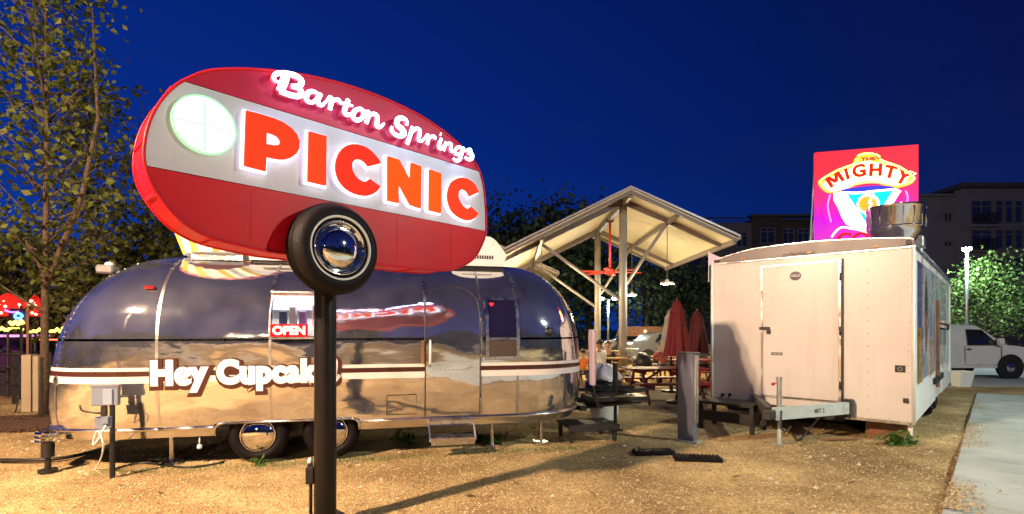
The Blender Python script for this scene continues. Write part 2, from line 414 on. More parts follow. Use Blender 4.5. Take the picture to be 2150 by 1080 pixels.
# mulch bed round the tree
s = MB(); c = Vector((-8.3, 8.6, 0)); k = 28
s.v = [(c.x, c.y, .10)] + [(c.x+(1.25+.2*sin(3*a))*cos(a)*f, c.y+(.85+.1*cos(2*a))*sin(a)*f, h) for f, h in ((.5, .09), (.85, .05), (1.0, -.01)) for a in [2*pi*i/k for i in range(k)]]
s.f = [(0, 1+i, 1+(i+1) % k) for i in range(k)] + [(1+r*k+i, 1+(r+1)*k+i, 1+(r+1)*k+(i+1) % k, 1+r*k+(i+1) % k) for r in range(2) for i in range(k)]; s.m = [0]*len(s.f)
tag(s.build('mulch_bed', M_MULCH, smooth=True), kind='structure')
s = MB()
for _ in range(1500):
    a = rnd.uniform(0, 6.3); f = rnd.random()**.5; x = c.x+1.25*f*cos(a); y = c.y+.85*f*sin(a); z = .09*(1-f)+.012; q = rnd.uniform(0, 6.3); l = rnd.uniform(.02, .05)
    dx, dy = cos(q)*l, sin(q)*l
    s.add([(x-dx, y-dy, z), (x+dy*.3, y-dx*.3, z+.02), (x+dx, y+dy, z+rnd.uniform(0, .03)), (x-dy*.3, y+dx*.3, z)], [(0,1,2,3)])
tag(s.build('mulch_chips', leaf_mat('chip_mix', (.04, .018, .01), (.16, .08, .04), .9, 0)), kind='stuff')

def any_spot():
    y = 3.7+7.5*rnd.random(); return rnd.uniform(-.98, .95)*y, y
lv = MB()
for _ in range(130):
    x, y_ = any_spot(); z_ = hgt(x, y_) if abs(x) < 9 else 0; a = rnd.uniform(0, 6.3); l = rnd.uniform(.03, .07)
    d1 = Vector((cos(a), sin(a), rnd.uniform(-.1, .5)))*l; d2 = Vector((-sin(a), cos(a), rnd.uniform(-.2, .4)))*l*.4; c_ = Vector((x, y_, z_+.012))
    lv.add([c_-d1, c_+d2, c_+d1, c_-d2], [(0,1,2),(0,2,3)])
tag(lv.build('leaf_litter', leaf_mat('dry_leaves', (.08, .04, .015), (.28, .19, .08), .8, .1)), kind='stuff')
stones('stones', 420, any_spot, .016, .034, leaf_mat('stone_mix', (.2, .16, .11), (.6, .55, .45), .9, 0))
# ------------------------------------------------------------------ trees
M_BARK = mat('grey_bark', (.17, .125, .09), .9, 0, .4, 14, .8, 40)
M_BARK3 = mat('oak_bark', (.085, .055, .035), .9, 0, .5, 16, .8, 40)
M_BARKD = mat('dark_bark', (.05, .036, .026), .95, 0, .4, 14, .8, 40)
def leaf(s, p, size, mi=0):
    q = Vector((rnd.gauss(0, 1), rnd.gauss(0, 1), rnd.gauss(0, 1)-.3)).normalized()
    n = q.orthogonal().normalized(); b = q.cross(n); th = rnd.uniform(0, 6.3); n, b = n*cos(th)+b*sin(th), b*cos(th)-n*sin(th)
    l = size*rnd.uniform(.6, 1.25); wd = l*.36
    tip = p+q*l; mid = p+q*l*.48-n*l*.08
    s.add([p, mid+b*wd, tip, mid-b*wd], [(0,1,2),(0,2,3)], mi)
def tree(name, label, cat, base, H, trunk_r, limbs, leafmat, barkmat, lsize, per, spread, z0, rad, group=None, lean=(0,0), cluster=.32, fork=None, sub=4):
    root = empty(name, base, 0, label, cat, group)
    t = MB(); pts = []; n = 9
    for i in range(n):
        f = i/(n-1); pts.append(Vector((lean[0]*f+.04*H*.12*sin(5*f+base[0]), lean[1]*f+.03*H*.12*sin(4*f+1), H*.96*f)))
    t.tube(pts, [trunk_r*(1.25 if i == 0 else 1)*(1-.9*i/(n-1))+.006 for i in range(n)], 8)
    t.build('trunk', barkmat, root, smooth=True)
    def tp(f):
        f = max(0, min(.9999, f))*(n-1); i = int(f); return pts[i].lerp(pts[i+1], f-i)
    br = MB(); lv = MB()
    for i in range(limbs):
        f = z0/H+(1-z0/H)*((i+.5*rnd.random())/limbs)
        p = tp(f); a = i*2.4+rnd.uniform(-.5, .5)
        prof = rad(f)
        L = prof*rnd.uniform(.75, 1.12)
        d = Vector((cos(a), sin(a), rnd.uniform(.35, .9)*(1.0 if f < .8 else 1.4))).normalized()
        bp = [p, p+d*L*.4, p+d*L*.75+Vector((0,0,.05*L)), p+d*L+Vector((rnd.uniform(-.1,.1), rnd.uniform(-.1,.1), .1*L))]
        br.tube(bp, [trunk_r*.38*(1-f*.7)+.005, trunk_r*.26*(1-f*.7)+.004, .008, .003], 5)
        ends = [(bp[1].lerp(bp[3], q), q) for q in [(k+.6)/sub for k in range(sub)]]
        for e, q in ends:
            off = Vector((rnd.gauss(0, 1), rnd.gauss(0, 1), rnd.gauss(0, .8)))*spread
            c = e+off; br.tube([e, e.lerp(c, .6)+Vector((0,0,.03)), c], [.007, .005, .002], 4, cap=False)
            for _ in range(per):
                leaf(lv, c+Vector((rnd.gauss(0, 1), rnd.gauss(0, 1), rnd.gauss(0, .8)))*cluster*.5, lsize)
    if fork:
        for fp in fork: br.tube(fp[0], fp[1], 7)
    br.build('limbs', barkmat, root, smooth=True)
    lv.build('crown', leafmat, root)
    return root
L_GOLD = leaf_mat('young_tree_leaves', (.03, .048, .008), (.125, .14, .025), .5, .3)
L_HEDGE = leaf_mat('bushy_leaves', (.035, .04, .008), (.13, .13, .03), .5, .25)
L_DARK = leaf_mat('dark_leaves', (.012, .022, .010), (.045, .06, .02), .6, .2)
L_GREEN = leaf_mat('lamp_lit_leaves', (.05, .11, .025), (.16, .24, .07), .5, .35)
T0 = gnd(95, 878)
tree('young_oak_tree', 'tall young tree with pale forked trunk and sparse leaves in the mulch bed', 'tree', (T0.x, T0.y, 0), 8.9, .064, 44, L_GOLD, M_BARK3, .135, 12, .26, 2.5,
     lambda f: 1.5*max(.25, 1-abs(f-.5)*1.15)*(1 if f < .75 else .85), cluster=.46, sub=5,
     fork=[([(0,0,2.35), (.35,-.05,3.1), (.75,-.1,4.0), (.95,0,5.4), (.85,0,7.4)], [.055,.05,.04,.028,.01]),
           ([(0,0,2.6), (-.5,.1,3.3), (-1.2,.1,4.2)], [.035,.026,.008]), ([(0,0,1.9), (-.5,0,2.2), (-1.1,0,2.6)], [.03,.02,.006])])
p = at(190, 692, 13); tree('tall_thin_tree', 'thin dark-trunked tree standing behind the young tree in the mulch bed', 'tree', (p.x, p.y, 0), 7.6, .13, 20, L_HEDGE, M_BARKD, .17, 16, .35, 4.2, lambda f: 1.5*max(.35, 1-abs(f-.75)*1.3), cluster=.6)
hz = [(-30, 15.5, 3.9, 2.1, 'L'), (60, 16.5, 4.1, 2.1, 'L'), (165, 15.5, 3.8, 1.9, 'L'), (265, 13, 3.8, 1.5, 'L'), (350, 13.4, 4.5, 1.5, 'L'), (420, 16, 5.1, 2.0, 'D')]
hl = ['bushy evergreen at the left picture edge behind the red parasols', 'bushy evergreen just left of the young tree trunk', 'broad bushy evergreen behind the left end of the silver trailer',
      'bushy evergreen above the rounded left end of the silver trailer', 'tall bushy evergreen under the left end of the red sign', 'dark tree hidden partly by the striped cup and red sign']
for (px, Y, h, r, k), lab in zip(hz, hl):
    q = at(px, 692, Y)
    tree('evergreen_tree', lab, 'tree', (q.x, q.y, 0), h, .12, 26, L_HEDGE if k == 'L' else L_DARK, M_BARKD, .19, 22, .38, .35, lambda f, r=r: r*max(.4, 1-abs(f-.35)*1.0), group='evergreens behind the silver trailer', cluster=.8)
dk = [(1030, 36, 7.6, 2.6), (1100, 40, 9.4, 2.6), (1170, 38, 10.0, 2.8), (1235, 42, 9.8, 2.6), (930, 40, 8, 3)]
dl = ['dark tree behind the roof gap right of the red sign', 'dark tree second from the red sign, behind the small canopy', 'tallest dark tree behind the left slope of the pavilion roof', 'dark tree right behind the ridge of the pavilion roof', 'dark tree mostly covered by the red sign']
for (px, Y, h, r), lab in zip(dk, dl):
    q = at(px, 692, Y)
    tree('background_tree', lab, 'tree', (q.x, q.y, 0), h, .3, 34, L_DARK, M_BARKD, .42, 26, 1.0, 2.2, lambda f, r=r: r*max(.45, 1-abs(f-.6)*.9), group='dark trees behind the pavilion', cluster=1.9)
for px, Y, h, r, lab in ((1360, 34, 6.2, 2.4, 'dark leafy tree behind the pavilion posts'), (1440, 37, 5.4, 2.6, 'low dark tree behind the closed red umbrellas')):
    q = at(px, 692, Y)
    tree('background_tree', lab, 'tree', (q.x, q.y, 0), h, .2, 24, L_DARK, M_BARKD, .32, 24, .7, 1.6, lambda f, r=r: r*max(.45, 1-abs(f-.5)*.9), group='dark trees behind the pavilion', cluster=1.5)
q = at(2068, 692, 25.5)
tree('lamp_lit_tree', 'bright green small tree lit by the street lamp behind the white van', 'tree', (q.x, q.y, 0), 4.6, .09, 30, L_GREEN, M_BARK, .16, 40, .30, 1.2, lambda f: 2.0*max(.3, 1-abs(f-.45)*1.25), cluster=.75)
# the far wood behind the viewer that the polished trailer mirrors
lv = MB()
for _ in range(14000):
    a = rnd.uniform(-.2, pi+.2); d = rnd.uniform(34, 44); z = rnd.random()**.8*(9.0+2.0*sin(a*9)+1.5*sin(a*23))
    leaf(lv, Vector((d*cos(a), -d*sin(a), z)), 1.1)
tag(lv.build('far_wood', L_DARK), kind='stuff')

# what lies behind the viewer and shows only as a mirror image in the polished trailer
lw = empty('low_wall', (-2, -26, 0), 0, 'long pale low wall far behind the viewer, mirrored in the silver trailer', 'wall')
M_LW = mat('pale_block_wall', (.5, .46, .40), .8, 0, .15, 2, .1)
for i in range(16):
    s = MB(); s.box(-24+3*i+.01, -21+3*i-.01, -.15, .15, 0, .95); s.build('wall_bay', M_LW, lw)
s = MB(); s.box(-24.1, 24.1, -.2, .2, .951, 1.03); s.build('coping', M_LW, lw)
# ------------------------------------------------------------------ far buildings
M_APT = mat('lavender_grey_render', (.15, .135, .16), .85, 0, .12, .8, .1, 20)
M_APT2 = mat('brown_brick_wall', (.04, .025, .024), .9, 0, .25, 3, .2, 30)
M_APT3 = mat('grey_panel_wall', (.085, .08, .095), .85, 0, .12, 1, .1, 20)
M_FRAME = mat('pale_window_frame', (.11, .105, .12), .6, 0, .08, 5)
M_ROOFD = mat('dark_roof', (.05, .045, .055), .8, 0, .2, 3)
def window(parent, x0, x1, z0, z1, y, mull=1, trans=True):
    f = MB(); t = .09
    f.box(x0, x1, y-.10, y+.05, z0, z0+t); f.box(x0, x1, y-.10, y+.05, z1-t, z1)
    f.box(x0, x0+t, y-.10, y+.05, z0+t, z1-t); f.box(x1-t, x1, y-.10, y+.05, z0+t, z1-t)
    for k in range(1, mull+1):
        xm = x0+(x1-x0)*k/(mull+1); f.box(xm-.05, xm+.05, y-.09, y+.04, z0+t, z1-t)
    if trans:
        zm = z0+(z1-z0)*.74; f.box(x0+t, x1-t, y-.085, y+.035, zm-.05, zm+.05)
    fo = f.build('window', M_FRAME, parent)
    g_ = MB(); g_.box(x0+t, x1-t, y-.03, y-.01, z0+t, z1-t); g_.build('pane', M_GLASSD, fo)
    return fo
def facade(parent, W, H, D, m, name='wall'):
    s = MB(); s.box(0, W, 0, D, 0, H); return s.build(name, m, parent)
# right apartment block
Y = 46; q0 = at(1925, 692, Y)
b1 = empty('apartment_building', (q0.x, Y, 0), 0, 'large pale violet apartment block behind the street lamp', 'building')
k = Y/F; px2x = lambda px: (px-1925)*k; py2z = lambda py: CH+(HY-py)*k
facade(b1, px2x(2290), py2z(412), 12, M_APT)
s = MB(); s.box(px2x(2003), px2x(2140), -.9, -.003, py2z(690), py2z(402)); s.build('bay', M_APT, b1)
s = MB(); s.box(px2x(1990), px2x(2150), -1.5, 4, py2z(402)+.005, py2z(393)); s.build('roof', M_ROOFD, b1)
s = MB(); s.box(px2x(1928), px2x(2290), -.35, -.004, py2z(414), py2z(409)); s.build('cornice', M_APT, b1)
for r, (ya, yb) in enumerate(((427, 474), (487, 526), (545, 586), (602, 642))):
    window(b1, px2x(2018), px2x(2062), py2z(yb), py2z(ya), -.9, 1)
    for xa in (2068, 2088, 2108):
        window(b1, px2x(xa), px2x(xa+17), py2z(yb), py2z(ya), -.9, 0)
    window(b1, px2x(1981), px2x(1998), py2z(yb-8), py2z(ya+20), 0, 1, False)
    window(b1, px2x(2165), px2x(2205), py2z(yb), py2z(ya), 0, 1)
    s = MB(); s.box(px2x(2003)-.1, px2x(2140)+.1, -1.05, -.903, py2z(yb+9), py2z(yb+5)); s.build('string_course', M_APT, b1)
    if r < 3:
        s = MB(); z = py2z(yb+4)
        for i in range(14): x = px2x(2016)+i*(px2x(2064)-px2x(2016))/13; s.box(x-.02, x+.02, -1.42, -1.38, z, z+.95)
        s.box(px2x(2015), px2x(2065), -1.43, -1.37, z+.95, z+1.02); s.build('balcony_rail', M_DARKMET, b1)
        s = MB(); s.box(px2x(2012), px2x(2068), -1.45, -.906, z-.2, z); s.build('balcony_slab', M_APT, b1)
# centre blocks
Y = 52; q0 = at(1470, 692, Y); k = Y/F
b2 = empty('apartment_building', (q0.x, Y, 0), 0, 'dim grey apartment block with roof railing behind the pavilion', 'building')
px2x = lambda px: (px-1470)*k
facade(b2, px2x(1578), py2z(468), 10, M_APT3)
s = MB()
for i in range(16): x = px2x(1474)+i*.3; s.box(x-.03, x+.03, .1, .16, py2z(468), py2z(458))
s.box(px2x(1472), px2x(1566), .08, .18, py2z(458), py2z(456)); s.build('roof_railing', M_DARKMET, b2)
for ya, yb in ((487, 520), (540, 575), (590, 622), (640, 668)):
    for xa in (1478, 1512, 1545): window(b2, px2x(xa), px2x(xa+24), py2z(yb), py2z(ya), 0, 1)
q0 = at(1578, 692, Y+.6)
b3 = empty('brick_apartment_building', (q0.x, Y+.6, 0), 0, 'dark brown brick block between the grey block and the neon sign', 'building')
px2x = lambda px: (px-1578)*k
facade(b3, px2x(1930), py2z(457), 10, M_APT2)
s = MB(); s.box(-.2, px2x(1634), -.5, -.003, py2z(700), py2z(455)); s.build('corner_bay', M_APT2, b3)
s = MB(); s.box(-.3, px2x(1930), -.65, .4, py2z(454), py2z(450)); s.build('roof_edge', M_ROOFD, b3)
for ya, yb in ((478, 512), (536, 570), (592, 626)):
    for xa in (1642, 1674, 1880): window(b3, px2x(xa), px2x(xa+26), py2z(yb), py2z(ya), 0, 1)
    window(b3, px2x(1590), px2x(1622), py2z(yb), py2z(ya), -.5, 1)
q0 = at(1395, 692, 60); k = 60/F
b4 = empty('apartment_building', (q0.x, 60, 0), 0, 'dark low apartment block seen between the pavilion posts and umbrellas', 'building')
px2x = lambda px: (px-1395)*k
facade(b4, px2x(1475), py2z(560), 10, M_APT3)
for ya, yb in ((575, 605), (618, 650)):
    for xa in (1402, 1436): window(b4, px2x(xa), px2x(xa+26), py2z(yb), py2z(ya), 0, 1)
# ================================================================== THE POLE SIGN
PX, PY = -1.546, 4.20
sign = empty('pole_sign', (PX, PY, 0), ANG, 'big red and white trailer-shaped sign on a dark pole, lettered Barton Springs PICNIC', 'sign')
P0 = Vector((PX, PY, 0))
FX, RX = .12, -.17                       # front and rear faces of the cabinet, along the sign's normal
def suv(px, py, off=FX):
    h = hit(px, py, P0+SN*off, SN)-P0
    return (h.dot(SD), h.z)
outl = [(303,340),(302,312),(308,275),(322,238),(345,203),(370,179),(395,165),(425,153),(460,147),(520,146),(580,150),(640,159),(700,172),(760,190),(820,213),(880,242),(930,275),(972,312),(1000,347),(1012,378),(1018,420),(1020,460),(1019,492),(1010,518),(995,542),(972,558),(940,568),(900,567),(840,561),(760,552),(690,545),(620,536),(560,528),(500,515),(450,502),(410,485),(370,456),(335,415),(312,375)]
OUT = catmull([suv(*p) for p in outl], 4)
zt = (suv(395,165)[1]+suv(1010,367)[1]+suv(700,266)[1])/3; zb = (suv(305,340)[1]+suv(1018,492)[1]+suv(600,403)[1])/3
fn = lambda a, b, d: (d, a, b)
for nm, poly, m in (('upper_panel', clip(OUT, zt+.003, True), M_RED2), ('lower_panel', clip(OUT, zb-.003, False), M_RED), ('middle_band', clip(clip(OUT, zt-.003, False), zb+.003, True), M_SIGNW)):
    s = MB(); s.prism(poly, fn, RX, FX, 0, 1); o = s.build(nm, [m, M_RED], sign, auto=35)
# thin metal edging round both rims
s = MB()
for x in (FX+.003, RX-.003):
    pts = [(x, a, b) for a, b in OUT]; s.tube(pts+[pts[0]], .011, 6, cap=False)
s.build('edge_trim', M_RED, sign, smooth=True)
# seams of the sheet-metal return and sheet joints on the face
ZC, SCY = sum(b for a, b in OUT)/len(OUT), sum(a for a, b in OUT)/len(OUT)
for i in range(6, len(OUT), 13):
    a, b = OUT[i]; s = MB(); s.box(RX+.01, FX-.01, a-.012, a+.012, b-.012, b+.012); s.build('edge_seam', M_RED, sign)
seam = MB()
for yy in (-.62, .0, .62, 1.24):
    zs = [p[1] for p in OUT if abs(p[0]-yy) < .06]
    if zs: seam.box(FX-.001, FX+.0025, yy-.003, yy+.003, min(zs)+.05, zb-.02)
seam.build('sheet_joint', M_RED, sign)
M_LRED = [emis('lit_letter_red_%d' % i, c, st, (.2, .004, .001)) for i, (c, st) in enumerate((((1, .055, .012), 1.0), ((1, .065, .012), 1.0), ((1, .035, .014), 1.0), ((1, .11, .006), 1.0), ((1, .12, .006), 1.0), ((1, .055, .014), 1.0)))]
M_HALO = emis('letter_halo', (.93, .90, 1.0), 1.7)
Zp = lambda pts: [(490+x/3.981, 220+y/3.981) for x, y in pts]
LET = [
 [[(100,55),(180,75),(250,95),(330,120),(410,155),(480,205),(525,260),(545,320),(540,375),(520,415),(480,445),(430,462),(380,462),(325,453),(268,440),(262,560),(85,515)], [(270,235),(330,255),(365,275),(385,305),(384,328),(365,343),(330,345),(268,335)]],
 [[(625,228),(768,268),(765,680),(615,645)]],
 [[(1222,495),(1205,460),(1180,430),(1150,398),(1110,368),(1070,348),(1025,336),(980,335),(940,345),(905,370),(878,405),(858,450),(848,500),(848,545),(857,590),(872,630),(895,665),(925,698),(965,727),(1010,748),(1060,762),(1110,765),(1150,755),(1190,730),(1222,690),(1130,625),(1110,642),(1085,648),(1060,642),(1030,622),(1003,590),(985,550),(980,515),(987,487),(1005,467),(1030,459),(1060,463),(1090,482),(1120,520)]],
 [[(1283,435),(1375,465),(1470,640),(1478,490),(1560,520),(1555,870),(1470,840),(1372,660),(1370,825),(1283,805)]],
 [[(1632,545),(1727,580),(1725,910),(1628,885)]],
 [[(2040,735),(2028,705),(2010,675),(1988,650),(1960,630),(1930,618),(1900,612),(1868,617),(1840,630),(1815,652),(1800,680),(1788,718),(1782,760),(1785,800),(1795,840),(1810,875),(1830,905),(1858,930),(1890,950),(1920,963),(1950,970),(1980,967),(2010,950),(2040,915),(1975,855),(1962,868),(1945,872),(1928,866),(1905,848),(1886,820),(1872,785),(1868,758),(1872,735),(1885,718),(1905,710),(1925,715),(1945,730),(1968,770)]]]
FONT2 = []
for li, (loops, name) in enumerate(zip(LET, 'PICNIC')):
    uv = [[suv(*p, FX+.05) for p in Zp(lp)] for lp in loops]
    FONT2.append(uv)
LM = FONT2[0][0][0][0]+max(a for a, b in FONT2[5][0])        # the rear face carries the same lettering, reading the other way
for rear in (0, 1):
    for li, uv in enumerate(FONT2):
        mp_ = (lambda a, b: (a, b)) if not rear else (lambda a, b: (LM-a, b))
        lp = [[mp_(*p) for p in q] for q in uv]
        sg = 1 if not rear else -1; x0 = FX if not rear else RX
        vs, fs = poly_shape(lp, .0, .012); s = MB(); s.add([(x0+sg*(.062+v[2]), v[0], v[1]) for v in vs], fs)
        o = s.build('letter', M_LRED[li], sign)
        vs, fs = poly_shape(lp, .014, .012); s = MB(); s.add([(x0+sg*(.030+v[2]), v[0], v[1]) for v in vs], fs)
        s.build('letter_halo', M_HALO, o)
# script lettering: strokes with a centre line and a width each
SCRIPT = {
 'B': [([(185,185),(155,165),(150,132),(178,108),(250,105),(330,122),(385,152),(400,188),(372,222),(310,222)], [11,15,18,20,22,24,24,24,22,18]), ([(262,112),(236,190),(205,262)], [34,36,32]), ([(310,222),(375,240),(398,280),(370,312),(310,305),(250,285),(205,266)], [18,22,24,24,24,24,24])],
 'a': [([(540,285),(500,268),(462,280),(440,318),(455,356),(495,368),(530,340),(552,295)], [14,17,20,22,20,16,13,12]), ([(572,290),(548,345),(556,385),(585,392),(615,365),(640,335)], [18,20,19,15,10,8])],
 'r': [([(630,345),(655,322),(672,340),(660,400),(655,432)], [9,15,18,19,18]), ([(672,370),(700,345),(738,348),(745,372)], [12,14,16,14]), ],
 't': [([(820,345),(798,400),(786,450),(805,480),(845,470),(880,440)], [20,21,21,19,12,8]), ([(745,375),(800,380),(860,402)], [8,11,9])],
 'o': [([(915,425),(880,445),(862,485),(880,520),(915,528),(950,500),(958,455),(935,428),(912,430)], [15,19,22,21,17,16,17,16,14]), ([(955,440),(985,448),(1005,445)], [8,8,8])],
 'n': [([(1008,450),(1000,500),(982,555)], [17,19,18]), ([(1000,500),(1040,472),(1078,485),(1082,530),(1075,575),(1102,592),(1145,558)], [11,15,19,20,19,15,8])],
 'S': [([(1348,575),(1345,530),(1300,508),(1262,528),(1262,570),(1305,610),(1325,645),(1290,672),(1240,655),(1212,618),(1215,590)], [11,15,19,22,24,26,25,21,18,18,14])],
 'p': [([(1400,590),(1378,670),(1352,742)], [16,18,18]), ([(1395,640),(1430,605),(1465,618),(1462,665),(1455,705),(1480,718),(1520,680)], [10,14,17,17,16,12,7])],
 'r2': [([(1515,680),(1538,662),(1545,690),(1532,745)], [8,13,15,15]), ([(1545,705),(1572,675),(1602,680),(1602,700)], [10,12,13,11])],
 'i': [([(1660,695),(1640,750),(1645,782),(1668,778),(1695,740)], [14,16,15,11,7]), ([(1652,655),(1655,657)], [15,15])],
 'n2': [([(1700,725),(1692,765),(1680,800)], [13,14,14]), ([(1695,760),(1725,738),(1750,750),(1748,790),(1758,812),(1790,790)], [9,12,14,14,12,7])],
 'g': [([(1840,775),(1805,775),(1785,805),(1795,835),(1825,832),(1845,800)], [12,13,14,14,12,10]), ([(1862,775),(1845,830),(1828,880),(1795,895),(1768,872)], [14,15,15,13,11])],
 's': [([(1870,810),(1905,790),(1928,800),(1905,835)], [7,9,13,14]), ([(1905,805),(1938,835),(1938,870),(1905,882),(1875,862)], [13,16,17,15,11])]}
M_SCRIPT = emis('script_letter_white', (.50, .68, 1.0), 8.0)
M_SCRIPTB = mat('script_letter_return', (.55, .05, .08), .4)
LS = suv(540+140/4.3, 160)[0]+suv(540+1945/4.3, 320)[0]
for rear in (0, 1):
    for ch, strokes in SCRIPT.items():
        s = MB(); bk = MB()
        x0 = FX if not rear else RX; sg = 1 if not rear else -1
        for pts, rs in strokes:
            q = catmull([(*p, r) for p, r in zip(pts, rs)], 4, False)
            P_ = []; RR = []
            for x, y_, r in q:
                a, b = suv(540+x/4.3, 130+y_/4.3, FX+.08)
                a2, b2 = suv(540+x/4.3, 130+(y_+r)/4.3, FX+.08)
                P_.append((x0+sg*.085, a if not rear else LS-a, b)); RR.append(abs(b-b2)*1.0)
            s.tube(P_, RR, 8, flat=Vector((1, 0, 0)))
            bk.tube([(x0+sg*.045, p[1], p[2]) for p in P_], [r*.8 for r in RR], 6, flat=Vector((1, 0, 0)))
        o = s.build('script_letter', M_SCRIPT, sign, smooth=True); bk.build('letter_return', M_SCRIPTB, o, smooth=True)
# round lit window
cw = suv(428, 265); rw = (suv(428, 205)[1]-suv(428, 326)[1])/2
M_WIN = emis('lit_round_window', (.90, 1.0, .95), 2.2); M_RING = emis('window_ring_green', (.45, .95, .55), .75, (.3, .5, .35)); M_MULL = emis('window_mullion', (.55, .75, .70), .6)
for rear in (0, 1):
    x0, sg, cy = (FX, 1, cw[0]) if not rear else (RX, -1, cw[0])
    Mx = Matrix.Translation((x0, cy, cw[1])) @ Matrix.Rotation(sg*pi/2, 4, 'Y')
    s = MB(); s.lathe([(0, .012), (rw*.95, .012), (rw*.95, .0)], 40, M=Mx); o = s.build('round_window', M_WIN, sign)
    s = MB(); s.lathe([(rw*.95, 0), (rw*.95, .035), (rw, .035), (rw, 0)], 40, M=Mx); s.build('window_ring', M_RING, o, auto=40)
    s = MB(); s.box(x0+sg*.013, x0+sg*.022, cy-.006, cy+.006, cw[1]-rw*.9, cw[1]+rw*.9)
    s.box(x0+sg*.0135, x0+sg*.0215, cy-rw*.9, cy-.006, cw[1]-.006, cw[1]+.006); s.box(x0+sg*.0135, x0+sg*.0215, cy+.006, cy+rw*.9, cw[1]-.006, cw[1]+.006); s.build('mullion', M_MULL, o)
# the pole and its conduit
s = MB(); s.lathe([(.088, -.05), (.088, 2.5), (.08, 2.6), (0, 2.6)], 28); s.build('pole', M_STEEL, sign, auto=40)
s = MB(); s.box(-.2, .2, -.2, .2, -.05, .02, c=.008); s.build('base_plate', M_STEEL, sign)
dl_ = Vector((-1, -.15, 0)); dl_ = Vector((dl_.dot(SN), dl_.dot(SD), 0)).normalized()
Mb = Matrix.Translation(dl_*.115) @ Matrix.Rotation(math.atan2(dl_.y, dl_.x), 4, 'Z')
s = MB(); s.box(-.03, .035, -.035, .035, .33, .47, c=.006, M=Mb); s.box(-.012, .02, -.02, .02, .47, .50, M=Mb); bx = s.build('junction_box', M_BLACK, sign)
s = MB(); s.tube([Mb @ Vector((.0, 0, .33)), Mb @ Vector((0, 0, -.02))], .014, 8); s.build('conduit', M_BLACK, sign)
s = MB(); s.lathe([(0, .03), (.016, .022), (.02, 0), (.016, -.02)], 12, M=Mb @ Matrix.Translation((.005, 0, .515))); s.build('sensor_eye', M_WHITEPL, sign, smooth=True)
# the spare-wheel look-alike where pole and sign meet
wc = hit(707, 523, P0+SN*(FX+.17), SN)-P0; wy, wz = wc.dot(SD), wc.z
WR = .355
def wheel_parts(parent, M, R_, wdt, cap_r, mt=M_RUBBER, white=True):
    """M maps the wheel's axis z (outwards) to the world of the parent"""
    s = MB(); h = wdt
    s.lathe([(R_*.60, h*.80), (R_*.66, h*.93), (R_*.74, h*.985), (R_*.85, h*.96), (R_*.94, h*.84), (R_*.985, h*.66), (R_, h*.5), (R_*.985, h*.3), (R_*.93, h*.12), (R_*.8, 0), (R_*.6, 0.0)], 48, M=M)
    ty = s.build('tyre', mt, parent, smooth=True)
    s = MB()
    for i in range(4): s.lathe([(R_*1.0+.0005, h*(.38+.08*i)), (R_*1.0+.004, h*(.40+.08*i)), (R_*1.0+.0005, h*(.42+.08*i))], 48, M=M)
    s.build('tread_rib', mt, ty)
    if white:
        s = MB(); s.lathe([(R_*.655, h*.935), (R_*.665, h*.965), (R_*.70, h*.99), (R_*.705, h*.965)], 48, M=M); s.build('whitewall', M_WHITEPL, ty, smooth=True)
    s = MB(); s.lathe([(R_*.61, h*.80), (R_*.60, h*.93), (R_*.565, h*.96), (R_*.55, h*.90), (R_*.50, h*.84), (R_*.46, h*.86), (R_*.2, h*.80), (0, h*.8)], 48, M=M)
    rim = s.build('rim', M_CHROME, parent, smooth=True)
    for i in range(10):
        a = 2*pi*i/10; s = MB(); s.tube([M @ Vector((R_*.515*cos(a+q), R_*.515*sin(a+q), h*.875)) for q in (-.12, 0, .12)], .007, 5); s.build('rim_slot', M_BLACK, rim)
    s = MB(); s.lathe([(cap_r*cos(q), h*.84+cap_r*.42*sin(q)) for q in [i*pi/2/9 for i in range(10)]], 40, M=M); s.build('hubcap', M_CHROME, parent, smooth=True)
wh = empty('wheel', (0, 0, 0)); wh.parent = sign
wheel_parts(wh, Matrix.Translation((FX-.03, wy, wz)) @ Matrix.Rotation(pi/2, 4, 'Y'), WR, .29, WR*.44)
s = MB(); s.lathe([(WR*.5, 0), (WR*.5, .1)], 20, M=Matrix.Translation((FX-.06, wy, wz)) @ Matrix.Rotation(pi/2, 4, 'Y')); s.build('hub_mount', M_BLACK, sign)
# ================================================================== THE SILVER TRAILER
TA = math.atan(.235); TZ = 6.67
tr = empty('travel_trailer', (0, TZ, 0), TA, 'polished riveted silver travel trailer lettered Hey Cupcake! along its belt stripe', 'trailer')
TU = Vector((cos(TA), sin(TA), 0)); TV = Vector((-sin(TA), cos(TA), 0)); TP = Vector((0, TZ, 0))
def A(px, py, v=0.0):
    h = hit(px, py, TP+TV*v, TV)-TP
    return h.dot(TU), h.z
UL, UR = -4.12, .08; ZB, ZM, ZT = .36, 1.40, 2.56; HWD = 1.2; NE = 2.35
def s_w(z):
    if z >= ZM: return max(0, 1-min(1, (z-ZM)/(ZT-ZM))**2.2)**(1/2.2)
    return 1-.055*((ZM-z)/(ZM-ZB))**2.2
def s_c(z, left):
    if left: return 1.45*max(0, 1-min(1, max(0, (z-.40)/(ZT-.40)))**3.1)**(1/1.95)*(1-.05*max(0, (.6-z)/.24)) * (1 if z < .55 else 1-.02*(z-.55))
    return 1.20*max(0, 1-min(1, max(0, (z-.70)/(ZT-.70)))**3.1)**(1/2.2)*(1-.10*max(0, (.7-z)/.34)**1.5)
US = [UL, -3.8, -3.55, -3.2, -2.94, -2.6, -2.3, -1.93, -1.5, -1.126, -.77, -.41, -.15, UR]
NA = 28
ringp = [('n', u) for u in US] + [('r', -pi/2+pi*i/NA) for i in range(1, NA)] + [('f', u) for u in reversed(US)] + [('l', pi/2+pi*i/NA) for i in range(1, NA)]
